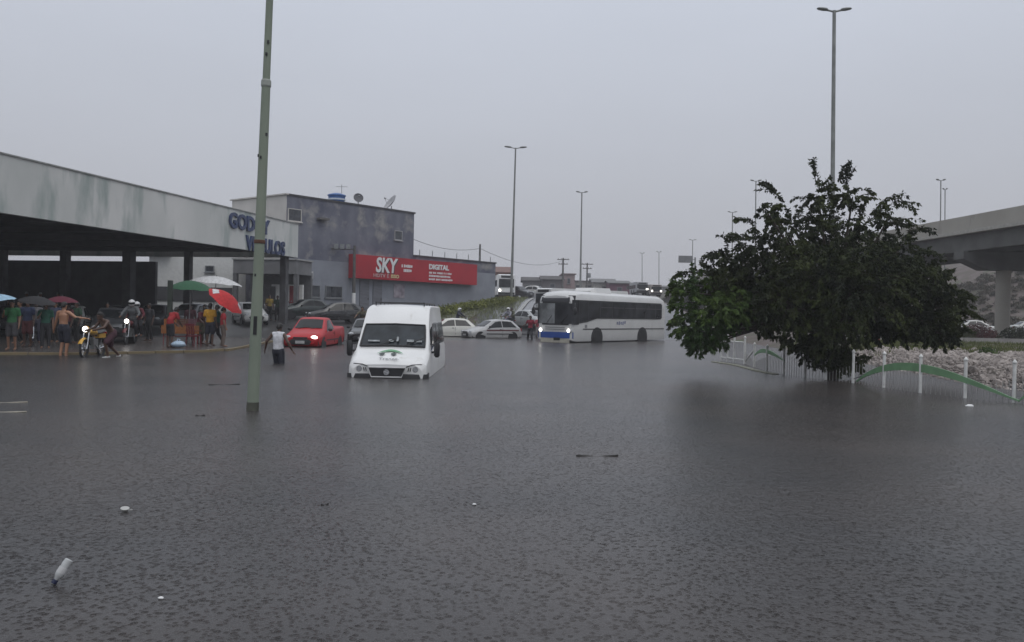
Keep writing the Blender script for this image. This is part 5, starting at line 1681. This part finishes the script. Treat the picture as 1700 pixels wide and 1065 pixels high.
car('hatch', 'silver hatchback behind the people with umbrellas', CARS_, at(62, 515, 42).x, 42, R(15), z=.1, bumper=BLACKP)
car('sedan', 'silver sedan with a lit headlamp coming down beside the bus', pm('car_pale_silver', (0.4, .41, .41), .3, .3, var=.06, coat=.3), at(883, 525, 63).x, 64.2, R(42), lit=(1, 0), z=ground(1.4, 63.5) + .08)
car('sedan', 'white sedan parked under the viaduct beside the pier', CARW, at(1622, 540, 84).x, 84, R(80))
car('sedan', 'pale sedan parked right of the viaduct pier', pm('car_pale_grey', (0.45, .46, .45), .4, var=.06), at(1712, 540, 84).x, 84, R(84))
car('hatch', 'dark van-like car parked uphill behind the verge lamp post', CARD, at(862, 488, 106).x, 106, R(50))
car('hatch', 'white car parked uphill right of the dark one', CARW, at(893, 487, 108).x, 110, R(65))

def coach(label, px, pyb, Y, yaw, mat, lit=(0, 1), group=None, L=8.0, H=2.9, W=2.3):
    p = at(px, pyb, Y)
    g = ground(p.x, Y)
    t = thing('coach', label, 'bus', (p.x, Y, g + .03), yaw, group)
    MB().loft([[Vector((x * W / 2 * k, y, z)) for x, z in ((-1, .35), (1, .35), (1.0, H * .7), (.9, H * zz), (-.9, H * zz), (-1.0, H * .7))] for y, k, zz in ((-L / 2, .9, .96), (-L / 2 + .25, 1, 1), (L / 2 - .2, 1, 1), (L / 2, .94, .97))]).build('body', mat, t, 30)
    MB().box((0, -L / 2 - .02, H * .62), (W * .82, .05, H * .36)).build('windshield', BG, t)
    MB().box((0, -L / 2 - .02, H * .9), (W * .6, .05, H * .1)).build('destination_panel', BLACKP, t)
    MB().box((0, -L / 2 - .03, .5), (W * .9, .1, .25)).build('bumper', BLACKP, t)
    for i, sg in enumerate((-1, 1)):
        MB().lathe([(.13, 0), (.11, -.03), (.01, -.04)], (sg * W * .36, -L / 2 - .03, .85), 12, 'Y').build('headlight', LIT if i in lit else LAMPGLASS, t)
        for k in range(5):
            MB().box((sg * (W / 2 + .005), -L / 2 + 1.0 + k * 1.35, H * .62), (.03, 1.2, H * .28)).build('side_window', BG, t)
        for yy in (-L / 2 + 1.5, L / 2 - 1.8):
            put_wheel(t, sg * (W / 2 - .12), yy, .42, .25, 'coach')
    return t
coach('small white coach with a lit headlamp coming along the grey wall', 836, 490, 100, R(6), WHITE, (0,), L=6.5, H=2.7, W=2.1)
coach('grey minibus with one lit lamp on the far hill road', 1060, 490, 128, R(4), pm('grey_coach', (0.3, .3, .31), .5), (1,), L=5.0, H=1.9, W=1.9)
coach('beige minibus with two lit lamps on the far hill road', 1084, 490, 126, R(2), pm('beige_coach', (0.3, .27, .25), .5), (0, 1), W=1.8, H=1.8, L=5.0)
coach('white bus roof showing behind the front of the city bus', 968, 500, 73, R(-52), BUSW, (), L=9.0, H=2.25)

# ================================================================== PEOPLE, MOTORCYCLES, STALL
def on(px, Y, z=None):
    p = at(px, 520, Y)
    return Vector((p.x, Y, ground(p.x, Y) if z is None else z))
FZ = SLAB_Z
YEL = pm('yellow_bike_paint', (0.55, .3, .02), .35, var=.1, coat=.3)
REDB = pm('dark_red_bike_paint', (0.12, .015, .018), .35, coat=.3)
# man wading in the white tank top
person('person wading thigh deep in a white tank top and dark shorts', on(463, 25.6, -.56), R(168), WADE, 'dark', cloth('white_tank', (0.6, .6, .63)), cloth('navy_shorts', (0.02, .022, .035)), sleeves='none', height=1.78)
# shirtless man seen from behind, arm out
person('shirtless person in navy shorts seen from behind with one arm out', on(106, 27.2, -.09), R(172), pose(elR=(-.40, .0, 1.27), wrR=(-.66, -.08, 1.25), elL=(.27, -.02, 1.15), wrL=(.36, -.06, .92), knL=(.1, -.1, .52), anL=(.1, .0, .1)), 'tan', None, cloth('navy_shorts', (0.02, .022, .035)), height=1.82)
# yellow motorcycle pushed through the water by a crouching man
yb_ = on(155, 27.3, -.05)
motorcycle('yellow motorcycle with a lit headlamp pushed through the water', yb_.x, yb_.y, R(4), YEL, True, z=-.05, scale=1.06)
person('crouching shirtless person in maroon shorts pushing the yellow motorcycle', on(181, 27.0, -.08), R(-28), PUSH, 'dark', None, cloth('maroon_shorts', (0.05, .016, .025)), height=1.8, shoes=pm('pale_shoes', (0.4, .4, .4), .7))
# dark motorcycle and two riders in white helmets
mb_ = on(217, 35.2, FZ)
motorcycle('dark red motorcycle with a lit headlamp carrying two white-helmeted riders', mb_.x, mb_.y, R(10), REDB, True, z=FZ, scale=1.08)
WHELM = pm('white_helmet', (0.62, .62, .62), .3, var=.05)
person('rider in grey with a white helmet steering the dark red motorcycle', mb_ + Vector((0, .05, .06)), R(10), RIDE, 'brown', cloth('grey_jacket', (0.11, .115, .12)), cloth('dark_trousers', (0.02, .02, .024)), True, 'long', height=1.86, helmet=WHELM)
person('pillion rider in dark red with a white helmet on the motorcycle', mb_ + Vector((.05, .42, .08)), R(10), RIDE, 'brown', cloth('dark_red_shirt', (0.09, .012, .02)), cloth('dark_trousers', (0.02,) * 3), True, 'long', height=1.76, helmet=WHELM)
# people with umbrellas by the kerb
g1 = on(20, 28.6, FZ)
person('person in a green shirt under the light blue umbrella', g1, R(12), HOLD_R, 'brown', cloth('green_shirt', (0.025, .13, .045)), cloth('grey_shorts', (0.05, .05, .055)), height=1.7)
umbrella('open light blue umbrella over the person in green', g1 + Vector((-.28, -.3, 1.05)), .62, cloth('light_blue_nylon', (0.3, .46, .58)), (R(6), R(-4), 0))
g2 = on(76, 30.2, FZ)
person('person in a teal green shirt under the black umbrella', g2, R(25), HOLD_R, 'brown', cloth('teal_green_shirt', (0.03, .12, .08)), cloth('charcoal_trousers', (0.03, .03, .034)), True, height=1.64)
umbrella('open black umbrella over the person in teal green', g2 + Vector((-.26, -.24, 1.02)), .62, cloth('black_nylon', (0.016, .016, .018)), (R(5), R(10), 0))
g3 = on(113, 32.5, FZ)
person('person in dark clothes under the dark red umbrella', g3, R(-20), HOLD_R, 'dark', cloth('pink_brown_shirt', (0.16, .05, .055)), cloth('dark_trousers', (0.02,) * 3), True, height=1.66)
umbrella('open dark red umbrella beside the black umbrella', g3 + Vector((-.1, -.3, 1.05)), .58, cloth('wine_nylon', (0.1, .01, .025)), (R(4), R(4), 0))
g4 = on(46, 31, FZ)
person('person in dark blue between the blue and black umbrellas', g4, R(5), STAND, 'dark', cloth('dark_blue_shirt', (0.02, .03, .07)), cloth('dark_red_shorts', (0.08, .02, .022)), height=1.72)
for px, Y, lab, c, cp in ((6, 50, 'person in grey under the canopy at the back wall', (0.1, .1, .11), (0.16, .16, .16)), (44, 51, 'person in black with a pale cap under the canopy', (0.03, .03, .034), (0.4, .4, .4)), (67, 52, 'person in blue with a white cap under the canopy', (0.03, .04, .11), (0.55, .55, .55)), (96, 50, 'person in dark green under the canopy', (0.025, .05, .035), (0.1, .12, .1))):
    q = on(px, Y)
    person(lab, Vector((q.x, q.y, .55)), R(10), STAND, 'brown', cloth('back_' + str(px), c), cloth('dark_trousers', (0.02,) * 3), True, height=1.75, cap=pm('cap_' + str(px), cp, .8))
for px, Y, yw, P_, sk, ct, cb, lab in (
        (33, 33, -15, WALK, 'brown', (0.05, .05, .055), (0.02, .02, .022), 'person in charcoal walking behind the green shirt person'),
        (60, 34, 30, STAND, 'dark', (0.12, .12, .13), (0.03, .03, .05), 'person in a pale grey shirt behind the black umbrella'),
        (92, 35, 0, STAND, 'brown', (0.05, .06, .1), (0.02, .02, .022), 'person in slate blue between the black and dark red umbrellas'),
        (128, 34.5, -30, STAND, 'dark', (0.03, .07, .04), (0.02, .02, .022), 'person in bottle green right of the dark red umbrella'),
        (178, 40, 20, STAND, 'brown', (0.06, .055, .05), (0.02, .02, .022), 'person in brown standing behind the dark grey sedan'),
        (248, 38, -20, STAND, 'dark', (0.035, .035, .04), (0.02, .02, .022), 'person in black beside the tall grey column'),
        (316, 38.5, 10, STAND, 'dark', (0.1, .04, .05), (0.02, .02, .022), 'person in plum behind the stall crates'),
        (340, 38, -10, STAND, 'brown', (0.3, .27, .24), (0.03, .03, .03), 'person in a beige shirt behind the stall')):
    q = on(px, Y, max(FZ, ground(at(px, 520, Y).x, Y)))
    person(lab, q, R(yw), P_, sk, cloth('extra_' + str(px), ct), cloth('extra_b_' + str(px), cb), True, height=1.7)
q = on(52, 32.2, FZ)
motorcycle('black motorcycle parked between the people with umbrellas', q.x, q.y, R(30), CARB, False, z=FZ)
for px, Y, yw, mt, kd, lab in ((20, 46, 12, CARD, 'sedan', 'dark sedan parked deep under the canopy at its open side'), (118, 47, 20, CARW, 'hatch', 'white hatchback parked deep under the canopy behind the sedan'), (196, 48, 5, CARB, 'hatch', 'black hatchback parked under the canopy behind the riders'), (318, 52, -10, CARS_, 'sedan', 'silver sedan parked behind the market parasols')):
    q = on(px, Y)
    car(kd, lab, mt, q.x, Y, R(yw), bumper=BLACKP)
# stall people
person('person in a red T-shirt bending at the kerb', on(283, 32.6, .04), R(150), BEND, 'dark', cloth('red_tshirt', (0.3, .018, .022)), cloth('dark_trousers', (0.02,) * 3), height=1.68)
s1 = on(349, 34.6, FZ)
person('person in a yellow top and dark skirt at the stall', s1, R(175), STAND, 'dark', cloth('yellow_top', (0.5, .26, .02)), cloth('navy_shorts', (0.02,) * 3), height=1.76)
person('person in a red shirt and pale shorts beneath the red umbrella', on(371, 34.2, FZ), R(120), STAND, 'brown', cloth('red_shirt_b', (0.33, .02, .03)), cloth('khaki_trousers', (0.13, .1, .085)), True, height=1.6)
person('person in teal and dark trousers walking between the stall customers', on(361, 35.4, FZ), R(-60), WALK, 'dark', cloth('teal_shirt', (0.03, .1, .085)), cloth('dark_trousers', (0.02,) * 3), True, height=1.7)
person('person in a dark red shirt leaning over the stall', on(333, 35.6, FZ), R(60), BEND, 'dark', cloth('maroon_shirt', (0.1, .02, .03)), cloth('olive_shorts', (0.07, .07, .045)), height=1.68)
uq = on(364, 34.8, FZ)
umbrella('large tilted red and white umbrella over the stall customers', uq + Vector((-.1, 0, 1.42)), .82, cloth('red_nylon', (0.42, .02, .022)), (R(12), R(38), R(10)), trim=cloth('white_nylon', (0.5, .5, .5)), stick=.9, drop=.42)
# parasols
pg = on(313, 37.2, FZ)
umbrella('faded green market parasol beside the canopy column', pg, 1.05, cloth('green_canvas', (0.02, .085, .04)), (0, R(2), 0), stick=2.75, drop=.42, name='parasol', stick_r=.022, cat='parasol')
pw = on(350, 44, .12)
umbrella('white market parasol behind the green one', pw, 1.35, cloth('white_canvas', (0.55, .55, .55)), (0, R(5), 0), stick=3.15, drop=.3, name='parasol', stick_r=.022, cat='parasol')
tpz = on(282, 36, FZ)
gpst = thing('painted_post', 'dark green wooden post with a white painted foot by the stall', 'post', tpz)
MB().box((0, 0, 1.85), (.17, .17, 1.7)).build('upper_post', pm('dark_green_wood', (0.035, .045, .035), .8), gpst)
MB().box((0, 0, .5), (.175, .175, 1.0)).build('white_foot', pm('chipped_white', (0.33, .33, .33), .8, var=.3, scale=12), gpst)
# stall: table with crates and cloth
stp = on(303, 35.6, FZ)
stl = thing('market_stall', 'small street stall table with an orange cloth and red legs', 'market stall', stp, R(8))
MB().box((0, 0, .78), (1.5, .7, .05)).build('table_top', pm('worn_wood', (0.14, .08, .05), .8), stl)
for x in (-.68, .68):
    for y in (-.28, .28):
        MB().tube([(x, y, 0), (x, y, .76)], .022, 6).build('leg', pm('red_plastic', (0.2, .03, .035), .5), stl)
MB().tube([(-.68, -.28, .35), (.68, -.28, .35)], .018, 6).build('stretcher', pm('red_plastic', (0.2,) * 3), stl)
MB().loft([[Vector((-.76 + 1.52 * k / 12, -.362 - .015 * math.sin(k * 2.1), z)) for k in range(13)] for z in (.81, .7, .55, .46)], caps=False, closed=False).build('cloth', cloth('orange_cloth', (0.26, .1, .03)), stl)
def crate(label, p, rz, c, w=.45, d=.32, h=.26):
    t = thing('crate', label, 'crate', p, rz)
    mt = pm('crate_' + label[:6], c, .5)
    MB().box((0, 0, .015), (w, d, .03)).build('base', mt, t)
    for sg in (-1, 1):
        for k in range(3):
            MB().box((sg * w / 2, 0, .06 + k * .085), (.02, d, .06)).build('slat', mt, t)
            MB().box((0, sg * d / 2, .06 + k * .085), (w, .02, .06)).build('slat', mt, t)
        for s2 in (-1, 1):
            MB().box((sg * w / 2, s2 * d / 2, h / 2), (.04, .04, h)).build('corner_post', mt, t)
    return t
Ms = Matrix.Translation(stp) @ Matrix.Rotation(R(8), 4, 'Z')
crate('orange crate on the stall table by the green post', Ms @ Vector((-.45, 0, .81)), R(8), (0.3, .1, .02))
crate('brown crate on the stall table between two others', Ms @ Vector((.05, .02, .81)), R(4), (0.13, .06, .04))
crate('mauve crate on the stall table beside the leaning person', Ms @ Vector((.52, 0, .81)), R(10), (0.14, .06, .08))
chp = on(322, 34.2, FZ)
ch = thing('plastic_chair', 'dark red plastic chair beside the stall table', 'chair', chp, R(160))
RP = pm('wine_plastic', (0.15, .018, .03), .45)
MB().box((0, 0, .43), (.44, .42, .035)).build('seat', RP, ch)
for k in range(4):
    MB().box((-.16 + k * .107, .2, .68), (.05, .03, .42), (R(-8), 0, 0)).build('back_slat', RP, ch)
MB().box((0, .225, .87), (.44, .035, .08)).build('back_rail', RP, ch)
for x in (-.19, .19):
    for y in (-.18, .18):
        MB().tube([(x, y, .43), (x * 1.12, y * 1.12, 0)], [.025, .018], 8).build('leg', RP, ch)
    MB().box((x * 1.15, 0, .63), (.05, .42, .025)).build('armrest', RP, ch)
bgp = on(297, 32.4, .09)
bag = thing('plastic_bag', 'pale blue plastic bag lying on the wet kerb', 'bag', bgp)
m = MB(); m.ell((0, 0, .11), (.3, .2, .13), 14, 8)
m.v = [p + p.normalized() * .05 * noise.noise(p * 9) for p in m.v]
m.build('bag', pm('pale_blue_plastic', (0.35, .45, .55), .3, var=.2, scale=8), bag, 60)
MB().tube([(-.05, 0, .22), (-.03, .02, .32), (.05, .02, .3), (.04, 0, .22)], .02, 6).build('knot', pm('pale_blue_plastic', (0.35,) * 3), bag)
# two standing by the porch
person('person in a yellow vest by the porch of the grey building', on(447, 58.5), R(30), STAND, 'brown', cloth('yellow_pink_vest', (0.36, .25, .05)), cloth('dark_trousers', (0.02,) * 3), True, height=1.76)
person('person in dark green with an arm out by the porch', on(460.5, 57.5), R(10), pose(elL=(.4, -.1, 1.34), wrL=(.62, -.2, 1.36)), 'dark', cloth('dark_green_shirt', (0.012, .035, .018)), cloth('dark_trousers', (0.02,) * 3), True, height=1.78)
# riders behind the cars
m3 = on(601, 50.5)
motorcycle('dark motorcycle with a lit headlamp behind the black hatchback', m3.x, m3.y, R(-10), CARB, True)
person('rider in olive without a helmet behind the black hatchback', m3, R(-10), RIDE, 'brown', cloth('olive_shirt', (0.1, .09, .06)), cloth('dark_trousers', (0.02,) * 3), True, 'short', height=1.78)
m4 = on(764, 62.5)
motorcycle('dark motorcycle stopped behind the half hidden white hatchback', m4.x, m4.y, R(70), CARB, False)
person('rider in dark clothes with a pale helmet near the hedge', m4, R(70), RIDE, 'dark', cloth('navy_jacket', (0.03, .032, .05)), cloth('dark_trousers', (0.02,) * 3), True, 'long', height=1.76, helmet=WHELM)
m5 = on(843, 63)
motorcycle('blue-grey motorcycle behind the striped pale hatchback', m5.x, m5.y, R(-40), pm('blue_grey_paint', (0.1, .11, .15), .4), False)
person('rider in a grey raincoat with a white helmet on the blue-grey motorcycle', m5, R(-40), RIDE, 'brown', cloth('grey_raincoat', (0.25, .25, .29)), cloth('dark_trousers', (0.02,) * 3), True, 'long', height=1.8, helmet=WHELM)
person('pillion rider in olive behind the grey raincoat rider', m5 + Vector((.25, .4, .04)), R(-40), RIDE, 'dark', cloth('olive_jacket', (0.07, .075, .045)), cloth('dark_trousers', (0.02,) * 3), True, 'long', height=1.78)
# walkers beside the bus
person('person in a red shirt walking through shallow water beside the bus', on(881, 54, -.24), R(-20), pose(knL=(.14, -.16, .52), anL=(.17, -.1, .1), knR=(-.14, .02, .5), anR=(-.25, .16, .12), toR=(-.26, .02, .05), elL=(.3, .02, 1.17), wrL=(.42, -.12, 1.05), elR=(-.3, .0, 1.2), wrR=(-.5, -.06, 1.06)), 'dark', cloth('crimson_shirt', (0.22, .015, .035)), cloth('dark_trousers', (0.02,) * 3), True, height=1.74)
person('person in pale red half hidden by the front of the bus', on(894.5, 56.5, -.2), R(10), WALK, 'brown', cloth('pale_red_shirt', (0.3, .06, .08)), cloth('pale_trousers', (0.32, .3, .3)), True, height=1.7)

# ================================================================== FLOATING DEBRIS
FL = 'small litter floating on the flood'
bo = gp(104, 968)
bt = thing('plastic_bottle', 'empty clear plastic bottle with a dark blue cap floating', 'bottle', (bo.x, bo.y, .085), rot=Vector((-.30, -.30, -.62)).to_track_quat('Z', 'Y').to_euler(), scale=.62)
BPL = pm('clear_bottle_plastic', (0.42, .43, .43), .15, var=.1, scale=20)
MB().lathe([(.028, -.105), (.04, -.098), (.043, -.06), (.04, -.03), (.043, 0), (.043, .05), (.034, .08), (.02, .1), (.019, .115)], n=16).build('bottle', BPL, bt, 40)
MB().lathe([(.026, .108), (.026, .145), (.02, .148)], n=14).build('cap', pm('dark_blue_cap', (0.01, .015, .05), .4), bt, 40)
MB().lathe([(.0435, -.02), (.044, -.02), (.044, .04), (.0435, .04)], n=16).build('label_band', pm('pale_band_b', (0.5, .5, .5), .5), bt)
for (px, py, lab, s, c) in ((267, 994, 'crumpled white scrap floating right of the bottle', .013, (0.75, .75, .74)), (787, 838, 'tiny white scrap floating in open water', .014, (0.7, .7, .7)), (1610, 674, 'white foam scrap floating before the fence', .06, (0.7, .7, .7))):
    q = gp(px, py)
    m = MB().ell((0, 0, 0), (s * 1.3, s, s * .6), 10, 6)
    m.v = [p * (1 + .4 * noise.noise(p * 60 + q)) for p in m.v]
    o = m.build('paper_scrap', pm('white_scrap_' + str(px), c, .7), None, 60, (q.x, q.y, .006))
    tag(o, lab, 'litter', FL)
cq = gp(207, 849)
cup = thing('foam_cup', 'broken pale foam cup floating upright in open water', 'cup', (cq.x, cq.y, -.008), rot=(R(12), R(8), 0), scale=.62)
MB().lathe([(.03, 0), (.05, .06), (.053, .062), (.047, .06), (.028, .006)], n=14).build('cup', pm('grey_foam', (0.42, .42, .4), .7), cup, 40)
MB().lathe([(.05, .055), (.056, .058), (.056, .066), (.05, .068)], n=14).build('rim', pm('grey_foam', (0.42,) * 3), cup)
MB().poly([(.03, 0, .05), (.1, .02, .055), (.1, .0, .06), (.04, -.02, .055)], .004).build('torn_flap', pm('grey_foam', (0.42,) * 3), cup)
TW = pm('wet_dark_twig', (0.015, .013, .012), .6)
def twig(label, px0, py0, px1, py1, r, mat=TW, lift=0.0, name='floating_twig'):
    a = gp(px0, py0); b = gp(px1, py1)
    c = (a + b) / 2
    pts = [a - c + Vector((0, 0, lift + .006))]
    for k in (.25, .5, .75):
        p = a.lerp(b, k) - c
        pts.append(p + Vector((0, random.uniform(-.02, .02), -.012 + lift + random.uniform(0, .01))))
    pts.append(b - c + Vector((0, 0, lift + .01)))
    o = MB().tube(pts, [r * .8, r, r * .5, r, r * .6], 6).build(name, mat, None, 60, c)
    return tag(o, label, 'twig', FL)
twig('long dark twig half sunk in open water', 957, 757, 1026, 757, .018)
twig('bent dark twig floating left of the green lamp post', 346, 639, 398, 638, .022)
twig('short dark twig floating below the bent twig', 325, 690, 340, 690, .02)
twig('tiny dark stick floating in open water', 534, 838, 545, 837, .012)
PL = pm('pale_wet_lath', (0.36, .33, .27), .6, var=.2)
twig('pale lath floating near the flooded kerb', -30, 668, 46, 668, .016, PL, .004, 'floating_lath')
twig('pale lath floating just beyond the other pale one', -30, 683, 44, 684.5, .016, PL, .004, 'floating_lath')

# ================================================================== RAIN HAZE
hz = MB().box((0, 0, 0), (1060, 900, 28)).build('haze', None, None, None, (0, 375, 11.0))
hz.data.materials.clear()
hm_ = bpy.data.materials.new('rain_haze')
hm_.use_nodes = True
nt = hm_.node_tree; nt.nodes.clear()
ou = nt.nodes.new('ShaderNodeOutputMaterial')
pv = nt.nodes.new('ShaderNodeVolumePrincipled')
pv.inputs['Color'].default_value = (0.93, 0.93, 0.96, 1)
pv.inputs['Density'].default_value = 0.0010
pv.inputs['Anisotropy'].default_value = 0.2
nt.links.new(pv.outputs[0], ou.inputs['Volume'])
hz.data.materials.append(hm_)
stuff(hz)
tag(hz, 'grey rain haze filling the air over the flooded street', 'haze')

# thin cables from the roadside pole to the grey building and up the hill
CAB = pm('black_cable', (0.015, .015, .015), .6)
def cable(label, a, b, sag, r=.022):
    a = Vector(a); b = Vector(b); c = (a + b) / 2
    pts = []
    for k in range(13):
        t = k / 12
        p = a.lerp(b, t); p.z -= sag * 4 * t * (1 - t)
        pts.append(p - c)
    tag(MB().tube(pts, r, 5).build('power_cable', CAB, None, 60, c), label, 'cable')
wp_ = at(797, 412, 90); ep_ = SM @ Vector((14.3, .3, 8.2)); pp_ = at(935, 432, 138)
cable('thin sagging cable from the bare pole to the grey building', wp_, ep_, .5)
cable('thin sagging cable from the bare pole up the hill', wp_, pp_, 1.2)
